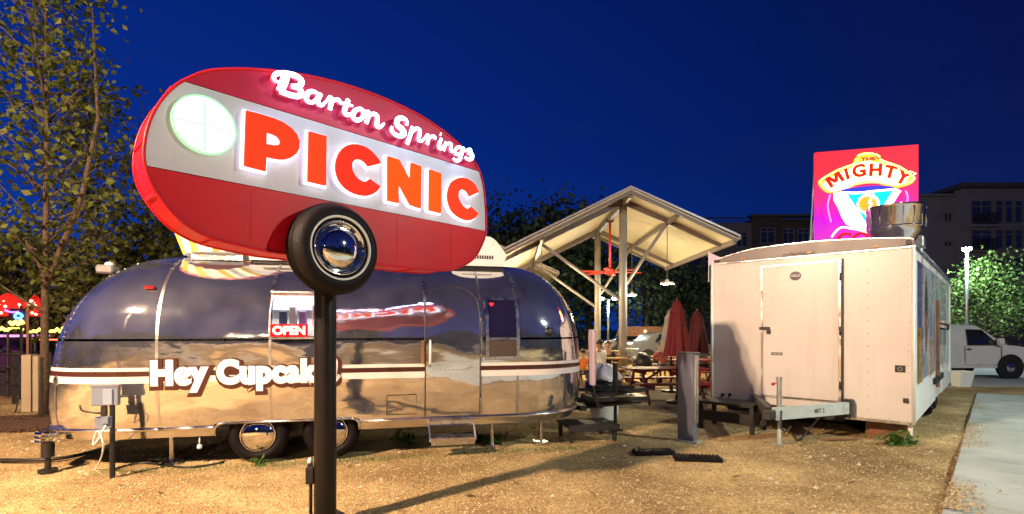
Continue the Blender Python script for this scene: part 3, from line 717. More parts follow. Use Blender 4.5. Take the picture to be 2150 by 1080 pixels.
def pt(kind, val, z, off=0):
    w_ = HWD*s_w(z)
    sg = lambda v, e_: math.copysign(abs(v)**e_, v)
    if kind == 'n': x, y_ = val, -w_
    elif kind == 'f': x, y_ = val, w_
    elif kind == 'r': x, y_ = UR+s_c(z, False)*sg(cos(val), 2/NE), w_*sg(sin(val), 2/NE)
    else: x, y_ = UL+s_c(z, True)*sg(cos(val), 2/2.8), w_*sg(sin(val), 2/2.8)
    return Vector((x, HWD+y_, z))
zs = [.36, .39, .42, .455, .50, .56, .64, .72, .80, .88, .96, 1.02, 1.08, 1.14, 1.20, 1.27, 1.34, 1.41, 1.48, 1.52]
th = [i/26*pi/2 for i in range(1, 27)]
zup = [ZM+(ZT-ZM)*sin(t_)**(2/2.2) for t_ in th]
zs += [z for z in zup if z > 1.56 and abs(z-2.02) > .02] + [2.02]
zs = sorted(zs); zs[-1] = ZT
NR, NZ = len(ringp), len(zs)
GRID = [[pt(k_, v_, z) for k_, v_ in ringp] for z in zs]
GN = [[None]*NR for _ in range(NZ)]
for j in range(NZ):
    for i in range(NR):
        du = GRID[j][(i+1) % NR]-GRID[j][i-1]
        dz = GRID[min(NZ-1, j+1)][i]-GRID[max(0, j-1)][i]
        n_ = du.cross(dz)
        if n_.length < 1e-7: n_ = Vector((0, 0, 1))
        GN[j][i] = n_.normalized()
for i in range(NR): GN[NZ-1][i] = Vector((0, 0, 1))
zi = lambda z: min(range(NZ), key=lambda j: abs(zs[j]-z))
def panel(i0, i1, z0, z1, name='panel', m=M_ALU, off=0, parent=tr):
    j0, j1 = zi(z0), zi(z1); vs = []; ns = []; cols = i1-i0+1
    for j in range(j0, j1+1):
        for i in range(i0, i1+1):
            n_ = GN[j][i % NR]; vs.append(GRID[j][i % NR]+n_*off); ns.append(n_)
    fs = [(a*cols+b, a*cols+b+1, (a+1)*cols+b+1, (a+1)*cols+b) for a in range(j1-j0) for b in range(cols-1)]
    s = MB(); s.add(vs, fs); return s.build(name, m, parent, normals=ns)
nU = len(US)
iu = lambda u: min(range(nU), key=lambda i: abs(US[i]-u))
# ring segments: flat side split at the sheet joints, caps split into petals
segs = [(iu(UL), iu(-2.94)), (iu(-2.94), iu(-2.3)), (iu(-2.3), iu(-1.126)), (iu(-1.126), iu(-.41)), (iu(-.41), iu(UR))]
c0 = nU-1; segs += [(c0+q, c0+q+7) for q in range(0, 28, 7)]
f0 = nU-1+NA; segs += [(f0, f0+4), (f0+4, f0+9), (f0+9, f0+nU-1)]
l0 = f0+nU-1; segs += [(l0+q, l0+q+7) for q in range(0, 28, 7)]
WELL = (-3.55, -1.93)
for si, (a, b) in enumerate(segs):
    panel(a, b, .50, 1.08); panel(a, b, 1.08, 1.48)
    if si == 1: panel(a, b, 1.48, 1.52); panel(a, b, 2.02, ZT)
    else: panel(a, b, 1.48, ZT)
M_SKIRT = alu_mat('skirt_aluminium', .16, .006)
for a, b in [(0, iu(WELL[0])), (iu(WELL[1]), c0), (c0, c0+14), (c0+14, f0), (f0, l0), (l0, l0+14), (l0+14, NR)]:
    panel(a, b, .36, .50, 'skirt', M_SKIRT)
# riveted joint strips
M_STRIP = alu_mat('joint_strip', .3, .001, (.62, .61, .63))
def surf(u, z, off=0):
    p = pt('n', u, z); e_ = .004
    n_ = (pt('n', u, z+e_)-pt('n', u, z-e_)); n_ = Vector((1, 0, 0)).cross(n_).normalized()
    return p+n_*off, n_
def vstrip(ix, z0, z1, wd=.016):
    """joint along ring index ix"""
    vs = []; ns = []; j0, j1 = zi(z0), zi(z1)
    for j in range(j0, j1+1):
        p, n_ = GRID[j][ix % NR], GN[j][ix % NR]; t_ = (GRID[j][(ix+1) % NR]-GRID[j][ix-1]).normalized()
        if s_w(zs[j]) < .12: break
        for q in (-wd, wd): vs.append(p+t_*q+n_*.004); ns.append(n_)
    k_ = len(vs)//2
    s = MB(); s.add(vs, [(2*a, 2*a+1, 2*a+3, 2*a+2) for a in range(k_-1)]); return s.build('joint_strip', M_STRIP, tr, normals=ns)
def rivets(pairs):
    s = MB()
    for p, n_ in pairs:
        a = n_.orthogonal().normalized()*.0075; b = n_.cross(a)
        s.add([p+n_*.004+a, p+n_*.004+b, p+n_*.004-a, p+n_*.004-b, p+n_*.011], [(0,1,4),(1,2,4),(2,3,4),(3,0,4)])
    o = s.build('rivets', M_STRIP, tr); o['kind'] = 'stuff'; return o
rv = []
for ix in sorted({a for a, b in segs} | {c0, l0}):
    vstrip(ix, .5, 2.5)
    z = .55
    while z < 2.4:
        j = zi(z)
        p0, n0 = GRID[j][ix % NR], GN[j][ix % NR]; t_ = (GRID[j][(ix+1) % NR]-GRID[j][ix-1]).normalized()
        for q in (-.011, .011): rv.append((p0+t_*q, n0))
        z += .045
for zz in (1.48,):
    j = zi(zz); vs = []; ns = []
    for i in range(NR+1):
        p, n_ = GRID[j][i % NR], GN[j][i % NR]
        for q in (-.012, .012): vs.append(p+Vector((0, 0, q))+n_*.003); ns.append(n_)
    s = MB(); s.add(vs, [(2*a, 2*a+1, 2*a+3, 2*a+2) for a in range(NR)]); s.build('joint_strip', M_STRIP, tr, normals=ns)
    u = UL
    while u < UR: rv.append(surf(u, zz)); u += .04
rivets(rv)
# slab that follows the near side wall
def patch(name, u0, u1, z0, z1, off, m, th_=.012, nu=6, nz=8, parent=tr, shape=None):
    s = MB(); vs = []; ns = []
    for j in range(nz+1):
        z = z0+(z1-z0)*j/nz; a, b = (u0, u1) if shape is None else shape(z)
        for i in range(nu+1):
            p, n_ = surf(a+(b-a)*i/nu, z, off); vs.append(p); ns.append(n_)
    c = nu+1
    fs = [(j*c+i, j*c+i+1, (j+1)*c+i+1, (j+1)*c+i) for j in range(nz) for i in range(nu)]
    k_ = len(vs)
    edge = [i for i in range(c)]+[j*c+nu for j in range(1, nz+1)]+[nz*c+i for i in range(nu-1, -1, -1)]+[j*c for j in range(nz-1, 0, -1)]
    for e_ in edge: vs.append(vs[e_]-ns[e_]*th_); ns.append(ns[e_])
    q = len(edge)
    for a in range(q): fs.append((edge[a], k_+a, k_+(a+1) % q, edge[(a+1) % q]))
    s.add(vs, fs); return s.build(name, m, parent, normals=ns)
# belt stripes run all the way round
def ringstrip(name, z0, z1, off, m, i0=0, i1=None):
    i1 = NR if i1 is None else i1
    vs = []; ns = []
    for i in range(i0, i1+1):
        k_, v_ = ringp[i % NR]
        for z in (z0, z1):
            p = pt(k_, v_, z); n_ = GN[zi((z0+z1)/2)][i % NR]; vs.append(p+n_*off); ns.append(n_)
    s = MB(); s.add(vs, [(2*a, 2*a+2, 2*a+3, 2*a+1) for a in range(i1-i0)]); return s.build(name, m, tr, normals=ns)
M_STRIPE = mat('stripe_white', (.72, .64, .63), .3, 0, .05, 3); M_STRIPEB = mat('stripe_brown', (.05, .012, .010), .3, 0, .1, 3)
ringstrip('belt_stripe', 1.128, 1.168, .006, M_STRIPE); ringstrip('belt_stripe', 1.070, 1.128, .007, M_STRIPEB); ringstrip('belt_stripe', .992, 1.070, .006, M_STRIPE)
# bright rub rail along the foot of the wall, broken at the wheel well
M_RAIL = alu_mat('rub_rail', .22, .0008, (.88, .84, .82))
def rail(i0, i1, z=.462, r=.020):
    pts = []
    for i in range(i0, i1+1):
        k_, v_ = ringp[i % NR]; pts.append(pt(k_, v_, z)+GN[zi(z)][i % NR]*.012)
    s = MB(); s.tube(pts, r, 8); s.build('rub_rail', M_RAIL, tr, smooth=True)
rail(0, iu(WELL[0])); rail(iu(WELL[1]), c0+NA-2); rail(l0+2, NR)
# floor, inner wheel well, chassis
s = MB(); s.box(UL-.6, UR+.6, .16, 2.24, .5, .53); s.build('floor_pan', M_BLACK, tr)
s = MB(); s.box(-3.5, -1.95, .5, .54, .30, .52); s.box(UL, UR, .45, .55, .40, .498); s.box(UL, UR, 1.85, 1.95, .40, .498); s.build('chassis_rail', M_BLACK, tr)
s = MB()
for sx, uu in ((-1, WELL[0]), (1, WELL[1])):
    pts = [surf(uu, .36, .004)[0], surf(uu, .42, .004)[0]] + [surf(uu-sx*(.10-.10*cos(a)), .42+.085*sin(a), .004)[0] for a in (.4, .8, 1.2, 1.57)]
    s.tube(pts, .016, 6)
s.tube([surf(WELL[0]+.09, .505, .004)[0], surf(WELL[1]-.09, .505, .004)[0]], .016, 6)
s.build('wheel_well_trim', M_ALU2, tr, smooth=True)
for u in (-3.10, -2.27):
    for far in (0, 1):
        wh = empty('road_wheel', (0, 0, 0)); wh.parent = tr
        v0 = .10 if not far else 2.3
        M_ = Matrix.Translation((u, v0+(.2 if not far else -.2), .335)) @ Matrix.Rotation(pi/2 if not far else -pi/2, 4, 'X')
        wheel_parts(wh, M_, .335, .2, .195, white=False)
# entrance door with an arched top
DU0, DU1 = A(893, 700)[0], A(1008, 700)[0]; DZ1 = A(950, 603, .28)[1]
DR = .30
def dshape(z):
    if z < DZ1-DR: return DU0, DU1
    q = (z-(DZ1-DR))/DR; i_ = DR*(1-math.sqrt(max(0, 1-q*q))); return DU0+i_, DU1-i_
door = patch('door', DU0, DU1, .50, DZ1, .010, M_ALU, .02, 6, 26, shape=dshape)
s = MB(); zz_ = [.5+(DZ1-.5)*i/40 for i in range(41)]
pl = [surf(dshape(z)[0], z, .010)[0] for z in zz_]; pr = [surf(dshape(z)[1], z, .010)[0] for z in zz_]
s.tube(pl+pr[::-1], .007, 6); s.build('door_seal', M_DARKMET, door, smooth=True)
for zz in (.72, 1.28, 1.74):
    p, n_ = surf(DU1+.012, zz, .012); s = MB(); s.tube([p-Vector((0,0,.05)), p+Vector((0,0,.05))], .013, 8); s.build('hinge', M_CHROME, door, smooth=True)
s = MB(); p, _n = surf(DU0+.06, 1.30, .012); s.tube([p+Vector((0,0,-.16)), p+Vector((0,-.05,-.13)), p+Vector((0,-.05,.13)), p+Vector((0,0,.16))], .014, 8); s.build('handle', M_WHITEPL, door, smooth=True)
p, _n = surf(DU0-.03, 1.3, .02); s = MB(); s.box(p.x-.02, p.x+.02, p.y-.02, p.y+.01, 1.17, 1.46, c=.006); s.build('grab_bar', M_BROWN, tr)
s = MB()
for q in range(10):
    p, _n = surf(DU0+.10+.05*q, 1.085, .012)
    s.lathe([(0, .004), (.008, 0)], 6, M=Matrix.Translation(p) @ Matrix.Rotation(pi/2, 4, 'X'))
s.build('nameplate_studs', M_CHROME, door)
# window beside the door
wu0, wz1 = A(1024, 632, .1); wu1, wz0 = A(1083, 748, .03)
def framed_window(u0, u1, z0, z1, split=None, parent=tr, glass=(M_GLASSD,), fr=.045, m=M_ALU2):
    f = patch('window', u0-fr, u1+fr, z1, z1+fr, .022, m, .02, 4, 2)
    for (a, b, c_, d) in ((u0-fr, u1+fr, z0-fr, z0), (u0-fr, u0, z0, z1), (u1, u1+fr, z0, z1)): patch('window_frame', a, b, c_, d, .022, m, .02, 3, 6, parent=f)
    if split:
        patch('pane', u0, u1, split+.02, z1, .008, glass[0], .004, 4, 6, parent=f); patch('pane', u0, u1, z0, split-.02, .011, glass[-1], .004, 4, 6, parent=f)
        patch('window_bar', u0, u1, split-.02, split+.02, .02, m, .02, 4, 1, parent=f)
    else: patch('pane', u0, u1, z0, z1, .008, glass[0], .004, 4, 6, parent=f)
    return f
sp = A(1050, 712, .05)[1]
M_GL1 = glass_mat('blue_dark_glass', (.012, .010, .035), .04); M_GL2 = mat('brown_blind', (.06, .04, .035), .5, 0, .2, 5)
fw = framed_window(wu0, wu1, wz0, wz1, sp, glass=(M_GL1, M_GL2))
# red heart-shaped sticker in the window corner
hu, hz_ = A(1033, 639, .06); hp = [(.030*(16*sin(a)**3)/16, .030*(13*cos(a)-5*cos(2*a)-2*cos(3*a)-cos(4*a))/15) for a in [2*pi*i/28 for i in range(28)]]
s = MB(); base_p, _n = surf(hu, hz_, .012)
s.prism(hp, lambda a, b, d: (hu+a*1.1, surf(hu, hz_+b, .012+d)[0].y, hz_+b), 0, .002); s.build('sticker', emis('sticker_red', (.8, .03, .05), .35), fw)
# dark round vent right of the window
vu, vz = A(1114, 692, .02); p, n_ = pt('r', -pi/2+.75*pi/NA*2, vz), None
ix = c0+3
p = GRID[zi(vz)][ix]; n_ = GN[zi(vz)][ix]
s = MB(); s.lathe([(0, .03), (.03, .034), (.052, .02), (.06, 0)], 20, M=Matrix.Translation(p) @ n_.to_track_quat('Z', 'Y').to_matrix().to_4x4()); s.build('round_vent', M_BLACK, tr, smooth=True)
# access hatch
a0, b0 = A(812, 872); a1, b1_ = A(874, 829)
ht = patch('hatch', a0, a1, b0, b1_, .008, M_ALU, .01, 3, 3)
s = MB(); q = [surf(a0, b0, .009)[0], surf(a1, b0, .009)[0], surf(a1, b1_, .009)[0], surf(a0, b1_, .009)[0]]; s.tube(q+[q[0]], .006, 5); s.build('hatch_seal', M_DARKMET, ht)
s = MB(); p, _n = surf((a0+a1)/2, b0+.05, .012); s.lathe([(0, .008), (.012, .006), (.015, 0)], 12, M=Matrix.Translation(p) @ Matrix.Rotation(pi/2, 4, 'X')); s.build('hatch_lock', M_CHROME, ht)
# fold-out step
u0, u1 = A(903, 900)[0], A(992, 900)[0]
st = empty('fold_out_step', (0, 0, 0)); st.parent = tr
s = MB(); s.box(u0, u1, -.20, .06, .235, .265, c=.006); s.build('tread', M_ALU2, st)
s = MB(); s.box(u0, u1, -.22, -.203, .17, .262, c=.005); s.build('tread_lip', M_ALU2, st)
s = MB()
for u in (u0-.012, u1+.012): s.tube([(u, -.2, .22), (u, -.02, .40), (u, .2, .40)], .013, 6)
s.build('step_arm', M_ALU2, st); s = MB(); s.box(u0-.02, u1+.02, -.045, .02, .40, .445); s.build('step_box', M_ALU2, st)
# clearance lights
for px, py, c_ in ((321, 607, (.35, .01, .012)),):
    u, z = A(px, py, .25); p, n_ = surf(u, z, .004)
    s = MB(); s.box(-.055, .055, -.022, .022, 0, .03, c=.01, M=Matrix.Translation(p) @ n_.to_track_quat('Z', 'Y').to_matrix().to_4x4() @ Matrix.Rotation(pi/2, 4, 'Z') @ Matrix.Rotation(pi/2, 4, 'Z')); s.build('marker_light', mat('marker_red', c_, .25, 0, .1, 5, coat=.5), tr)
# serving window: an opening with a lit cabin behind it
W0, W1, WZ0, WZ1 = -2.94, -2.3, 1.52, 2.02
M_CABIN = mat('cabin_white', (.75, .75, .74), .6, 0, .04, 3); M_LAMPW = emis('cabin_tube_light', (.95, .97, 1.0), 26)
cab = empty('serving_window', (0, 0, 0)); cab.parent = tr
s = MB(); s.box(W0-.5, W1+.6, .95, .97, 1.1, 2.12); s.box(W0-.52, W0-.5, .26, .95, 1.1, 2.12); s.box(W1+.6, W1+.62, .26, .95, 1.1, 2.12); s.box(W0-.5, W1+.6, .26, .95, 2.121, 2.14); s.box(W0-.5, W1+.6, .12, .95, 1.08, 1.099)
s.build('cabin_lining', M_CABIN, cab)
s = MB(); s.box(W0-.3, W1+.4, .50, .56, 2.06, 2.10); s.build('tube_light', M_LAMPW, cab)
s = MB(); s.box(W0-.3, W1+.4, .80, .945, 1.86, 1.88); s.build('shelf', M_CABIN, cab)
for i, (x, c_, h) in enumerate(((-2.9, (.05, .06, .12), .2), (-2.78, (.6, .6, .62), .26), (-2.66, (.25, .12, .35), .2), (-2.5, (.7, .35, .4), .28), (-2.42, (.75, .4, .45), .2), (-2.33, (.05, .35, .65), .15))):
    s = MB(); s.box(x-.045, x+.045, .5, .58, 1.64, 1.64+h, c=.012); s.build('goods', mat('goods_%d' % i, c_, .5), cab)
s = MB(); s.box(W0-.3, W1+.4, .42, .66, 1.60, 1.637); s.build('counter', M_CABIN, cab)
f = MB()
q = [surf(W0, WZ0, .012)[0], surf(W1, WZ0, .012)[0], surf(W1, 1.78, .012)[0], surf(W1, WZ1, .012)[0], surf(W0, WZ1, .012)[0], surf(W0, 1.78, .012)[0]]
f.tube(q+[q[0]], .018, 6); f.build('window_frame', M_ALU2, cab)
p = surf(W0, WZ1, .02)[0]; s = MB(); s.box(W0-.02, W1+.02, p.y-.05, p.y+.02, WZ1+.012, WZ1+.05, c=.008); s.build('awning_rail', M_ALU2, cab)
s = MB(); s.box(W0, W1, -.07, .05, WZ0-.035, WZ0-.012, c=.004); s.build('sill', M_ALU2, cab)
# lettering on the side
M_HC = mat('vinyl_letter_white', (.78, .78, .90), .5, 0, .03, 4, spec=.2); M_HCB = mat('vinyl_letter_brown', (.055, .012, .008), .4, 0, .1, 4)
ua, za = A(318, 812); ub, zb_ = A(712, 797); zc = A(540, 799)[1]
def side_text(txt, u0, u1, z, size, sx=1):
    xs_ = 0; made = []
    full = text_shape(txt, size, .026*size/.36, .002, align='LEFT', spacing=1.10)
    mn = min(v[0] for v in full[0]); mxx = max(v[0] for v in full[0]); k_ = (u1-u0)/(mxx-mn)
    for nm, off, m, lift, dx, dz in (('lettering_outline', .058, M_HCB, .012, .016, -.018), ('lettering', .026, M_HC, .017, 0, 0)):
        vs, fs = text_shape(txt, size, off*size/.36, .002, align='LEFT', spacing=1.10)
        s = MB()
        for v in vs: pass
        s.add([surf(u0+(v[0]-mn)*k_+dx, z+v[1]+dz, lift+v[2])[0] for v in vs], fs); s.build(nm, m, tr)
side_text('Hey Cupcake!', A(316, 790)[0], A(710, 790)[0], .985, .36)
# small maker's badge on the left end
ix = l0+21; p = GRID[zi(1.03)][ix]; n_ = GN[zi(1.03)][ix]
s = MB(); s.lathe([(0, .012), (.05, .01), (.055, 0)], 20, M=Matrix.Translation(p) @ n_.to_track_quat('Z', 'Y').to_matrix().to_4x4()); s.build('badge', M_ALU2, tr)
# rear bumper and storage tray at the left end
s = MB(); s.box(-5.46, -5.0, .45, 1.95, .335, .39, c=.01); s.build('bumper_tray', M_ALU2, tr)
s = MB()
pts = [(-5.36, .26, .37), (-5.44, .32, .37), (-5.50, .5, .37), (-5.52, 1.2, .37), (-5.50, 1.9, .37), (-5.44, 2.08, .37), (-5.36, 2.14, .37)]
for dz in (-.045, 0, .045): s.tube([(a, b, c_+dz) for a, b, c_ in catmull(pts, 3, False)], .026, 8)
s.build('bumper', M_CHROME, tr, smooth=True)
s = MB(); s.lathe([(.06, 0), (.06, .16)], 14, M=Matrix.Translation((-5.3, .25, .17))); s.lathe([(.09, 0), (.09, .03), (0, .03)], 14, M=Matrix.Translation((-5.3, .25, .0))); s.tube([(-5.3, .25, 0), (-5.3, .25, .34)], .03, 8); s.build('stabiliser_jack', M_BLACK, tr, auto=40)
for u in (-4.1, -.2, .5):
    s = MB(); s.tube([(u, .35, 0.03), (u, .35, .5)], .028, 8); s.box(u-.09, u+.09, .26, .44, -.01, .03); s.build('stabiliser_jack', M_ALU2, tr, auto=40)
# the small red tail light hanging below the wall
u, z = A(419, 938, .1); s = MB(); s.tube([(u, .1, .36), (u, .1, z+.03)], .008, 5); s.lathe([(0, .03), (.025, .02), (.028, -.02), (0, -.03)], 10, M=Matrix.Translation((u, .1, z))); s.build('drain_cap', M_WHITEPL, tr, smooth=True)
# tongue, jack and gas-bottle frame at the right end
s = MB()
for v in (.62, 1.78): s.tube([(.6, v, .42), (2.45, 1.2, .42)], .045, 8)
s.box(1.2, 1.3, .65, 1.75, .38, .46); s.box(1.55, 1.63, .8, 1.6, .38, .46); s.build('tongue', M_BLACK, tr, auto=40)
s = MB(); s.tube([(1.95, 1.05, 0), (1.95, 1.05, 1.02)], .028, 10); s.tube([(1.95, 1.05, .7), (1.95, 1.05, 1.06)], .042, 10); s.box(1.86, 2.04, .96, 1.14, -.02, .02); s.build('tongue_jack', M_BLACK, tr, auto=40)
s = MB(); s.box(1.45, 2.35, .70, 1.30, .50, .56); s.tube([(1.40, .66, .60), (2.40, .80, .66)], .03, 6); s.tube([(1.42, 1.4, .60), (2.38, 1.25, .64)], .03, 6); s.build('bottle_tray', M_BLACK, tr, auto=40)
s = MB(); s.box(1.27, 1.33, .34, .52, .78, 1.60, c=.02); s.build('folded_shelf', mat('folded_shelf_pink_white', (.40, .31, .40), .5, 0, .06, 4), tr)
s = MB(); s.tube([(1.30, .40, .80), (1.40, .44, .45)], .02, 6); s.build('shelf_strut', M_BLACK, tr)

# things on the trailer roof -------------------------------------------------
q = hit(472, 548, TP+TV*1.0, TV)
cup = empty('giant_cupcake', (q.x, q.y, ZT-.05), TA, 'giant cupcake ornament with striped pleated cup on the trailer roof behind the sign', 'ornament')
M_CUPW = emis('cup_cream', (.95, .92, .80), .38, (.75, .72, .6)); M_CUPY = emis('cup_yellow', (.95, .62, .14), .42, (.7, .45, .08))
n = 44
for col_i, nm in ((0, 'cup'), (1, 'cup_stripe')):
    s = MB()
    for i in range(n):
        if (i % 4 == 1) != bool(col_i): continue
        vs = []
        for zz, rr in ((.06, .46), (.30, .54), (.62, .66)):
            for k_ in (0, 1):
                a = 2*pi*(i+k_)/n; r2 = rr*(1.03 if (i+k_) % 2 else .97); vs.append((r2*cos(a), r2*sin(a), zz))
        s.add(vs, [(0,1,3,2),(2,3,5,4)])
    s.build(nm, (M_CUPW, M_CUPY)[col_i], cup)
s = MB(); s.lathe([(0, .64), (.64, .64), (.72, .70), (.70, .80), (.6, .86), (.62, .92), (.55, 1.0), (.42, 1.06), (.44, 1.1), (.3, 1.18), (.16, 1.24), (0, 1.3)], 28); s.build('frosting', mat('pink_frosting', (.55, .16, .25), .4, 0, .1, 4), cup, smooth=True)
s = MB(); s.lathe([(0, 1.40), (.06, 1.38), (.08, 1.32), (.05, 1.26)], 14); s.build('cherry', mat('cherry_red', (.4, .01, .02), .2), cup, smooth=True)
s = MB(); s.box(-.3, .3, -.3, .3, -.02, .07); s.build('base', M_ALU2, cup)
def ac(px, py, w_, d_, h_, label, rounded):
    q = hit(px, py, TP+TV*.95, TV)
    r = empty('roof_air_conditioner', (q.x, q.y, ZT-.06), TA, label, 'air conditioner', 'air conditioners on the silver trailer')
    if rounded:
        prof = [(-w_/2, .0), (-w_/2+.02, .12), (-w_*.30, h_*.85), (-w_*.1, h_), (w_*.18, h_), (w_*.33, h_*.8), (w_/2, .16), (w_/2-.06, .0)]
        s = MB(); s.prism(catmull(prof[:-1], 3, False)+[prof[-1]], lambda a, b, d: (a, d, b), -d_/2, d_/2); s.build('cover', M_WHITEPL, r, auto=40)
    else:
        s = MB(); s.prism([(-w_/2, 0), (-w_/2-.05, h_*.7), (-w_/2, h_), (w_/2, h_), (w_/2+.05, h_*.7), (w_/2, 0)], lambda a, b, d: (a, d, b), -d_/2, d_/2); s.build('cover', M_WHITEPL, r, auto=30)
    s = MB()
    for i in range(12):
        x = -w_*.28+i*w_*.045; s.box(x, x+w_*.028, -d_/2-.004, -d_/2+.001, h_*.24, h_*.36 if rounded else h_*.66)
    s.build('vent_slot', M_BLACK, r)
    s = MB(); s.box(-w_/2+.04, w_/2-.04, -d_/2+.03, d_/2-.03, -.06, -.002); s.build('gasket', M_BLACK, r)
    return r
ac(592, 548, .66, .6, .34, 'low white air conditioner on the trailer roof just left of the sign wheel', False)
rr_ = ac(1000, 562, .78, .66, .42, 'rounded white air conditioner on the trailer roof below the right end of the sign', True)
q = hit(226, 572, TP+TV*1.2, TV)
sl = empty('satellite_light', (q.x, q.y, q.z-.18), TA, 'small grey floodlight on a bracket on the left end of the trailer roof', 'floodlight')
s = MB(); s.box(-.10, .10, -.09, .09, .16, .27, c=.02); s.build('housing', M_GREY, sl); s = MB(); s.tube([(0, 0, .0), (.06, 0, .17)], .03, 8); s.build('bracket', M_GREY, sl); s = MB(); s.lathe([(0, .05), (.05, .03), (.055, 0)], 12, M=Matrix.Translation((.02, 0, .27))); s.build('lens', M_WHITEPL, sl, smooth=True)
# OPEN neon sign in the serving window
u0, z1 = A(569, 681); u1, z0 = A(647, 707)
ns_ = empty('open_sign', tuple(TP+TU*((u0+u1)/2)+TV*.0+Vector((0, 0, z0))), TA, 'small red neon sign reading OPEN in the serving window', 'neon sign')
w_ = (u1-u0); h_ = z1-z0
s = MB(); s.box(-w_/2, w_/2, -.035, -.012, .0, h_, c=.004); s.build('back_panel', emis('open_red', (.75, .005, .012), .75), ns_)
vs, fs = text_shape('OPEN', h_*.92, 0, 0, fill=False, bevel=.0065, spacing=.95)
mn = min(v[0] for v in vs); mxx = max(v[0] for v in vs); k_ = w_*.88/(mxx-mn); zm = max(v[1] for v in vs); zn = min(v[1] for v in vs)
s = MB(); s.add([((v[0]-(mn+mxx)/2)*k_, -.05+v[2], h_/2+(v[1]-(zm+zn)/2)) for v in vs], fs); s.build('neon_letters', emis('open_neon', (1, .62, .5), 2.0), ns_, smooth=True)
# ================================================================== THE FOOD TRAILER
K0 = at(1918, 692, 7.05); K0.z = 0
ft = empty('food_trailer', (K0.x, K0.y, 0), ANG, 'white box food trailer parked beside the pavement, lit pinkish, with a side mural', 'trailer')
def CFr(px, py, y=0.0):
    h = hit(px, py, K0+SD*y, SD)-K0; return h.dot(SN), h.z
def CSd(px, py, x=0.0):
    h = hit(px, py, K0+SN*x, SN)-K0; return h.dot(SD), h.z
XL = CFr(1495, 700)[0]; FB = CFr(1910, 892)[1]; FT = CFr(1905, 519)[1]; TL = 7.9
M_TRW = mat('trailer_white_skin', (.74, .70, .69), .32, 0, .03, 2.0, .03, 14, coat=.1, dirt=(.61, .56, .53), ds=1.0, streak=3)
M_CAP = mat('trailer_nose_cap', (.19, .155, .165), .4, 0, .06, 3, .03, 14)
# arched roof line across the front
tl = CFr(1493, 556); tm = CFr(1700, 512); trr = CFr(1912, 501)
def arch(x):
    q = (x-XL)/(0-XL); return FT+.02+ .135*math.sin(pi*min(1, max(0, q)))**.8
s = MB(); ns_x = 16
top = [(XL, FT+.012)]+catmull([CFr(px_, py_) for px_, py_ in ((1505,546),(1520,540),(1560,528),(1600,520),(1700,508),(1800,502),(1880,500),(1908,500))], 4, False)+[(0, FT+.10)]
s.box(XL, 0, .004, TL, FB, FT, c=.02)
s.build('body', M_TRW, ft)
s = MB(); s.prism([(XL-.006, FT+.003)]+top+[(.006, FT+.003)], lambda a, b, d: (a, d, b), .0, TL); s.build('roof', M_CAP, ft, auto=40)
s = MB(); s.tube([(a, -.004, b) for a, b in top], .010, 6); s.build('roof_edge', M_ALU2, ft)
s = MB(); s.box(XL-.004, .004, -.012, .02, FT-.012, FT+.012, c=.004); s.build('front_cornice', M_ALU2, ft)
for x in (XL, 0):
    s = MB(); s.tube([(x, .0, FB), (x, .0, FT)], .022, 8); s.build('corner_post', M_WHITE, ft, smooth=True)
s = MB(); s.tube([(0.004, 0, FT), (.004, TL, FT)], .024, 6); s.build('roof_rail', M_ALU2, ft)
# door in the front wall
x0, z1 = CFr(1601, 556); x1, _ = CFr(1763, 556); _, z0 = CFr(1690, 838); z1 = CFr(1690, 553)[1]
dr = MB(); dr.box(x0+.012, x1-.012, -.022, .003, z0+.012, z1-.02, c=.006); door = dr.build('door', M_TRW, ft)
s = MB(); s.box(x0-.02, x0+.010, -.028, .002, z0, z1); s.box(x1-.010, x1+.022, -.032, .002, z0, z1); s.box(x0+.010, x1-.010, -.0315, .002, z1-.018, z1+.006); s.box(x0+.010, x1-.010, -.026, .002, z0-.01, z0+.010); s.build('door_frame', M_ALU2, door)
s = MB(); s.box(x1+.026, x1+.050, -.03, -.001, z0-.05, z1+.02); s.build('hinge_post', M_DARKMET, ft)
for zz in (z0+.25, (z0+z1)/2, z1-.25): s = MB(); s.tube([(x1+.012, -.04, zz-.06), (x1+.012, -.04, zz+.06)], .014, 8); s.build('hinge', M_DARKMET, door, smooth=True)
hx, hz_ = CFr(1604, 690); s = MB(); s.box(hx-.06, hx+.10, -.06, -.022, hz_-.02, hz_+.025, c=.006); s.box(hx+.06, hx+.11, -.075, -.022, hz_-.09, hz_-.01, c=.008); s.build('latch', M_DARKMET, door)
ox, oz = CFr(1671, 580); el_ = [(ox+.082*cos(a), oz+.072*sin(a)) for a in [2*pi*i/32 for i in range(32)]]
s = MB(); s.prism(el_, lambda a, b, d: (a, d, b), -.027, -.021); lo = s.build('badge', mat('badge_dark', (.03, .022, .04), .4), door)
vs, fs = text_shape('WELLS', .052, .0008, .0006); s = MB(); s.add([(ox+v[0]*.85, -.0285-v[2], oz-.014+v[1]) for v in vs], fs); s.build('badge_lettering', M_WHITEPL, lo)
ox, oz = CFr(1632, 743); s = MB(); s.box(ox-.085, ox+.085, -.026, -.021, oz-.022, oz+.022); pl_ = s.build('plate', mat('plate_grey', (.07, .055, .05), .5), door)
vs, fs = text_shape('TWE STDS', .030, .0006, .0005); s = MB(); s.add([(ox+v[0], -.0268-v[2], oz-.010+v[1]) for v in vs], fs); s.build('plate_lettering', M_WHITEPL, pl_)
ox, oz = CFr(1676, 535); vs, fs = text_shape('midwcharrer', .088, .001, .001, shear=.35)
s = MB(); s.add([(ox+v[0], -.004-v[2], FT+.022+v[1]) for v in vs], fs); s.build('cap_lettering', mat('cap_letter_dark', (.05, .03, .035), .5), ft)
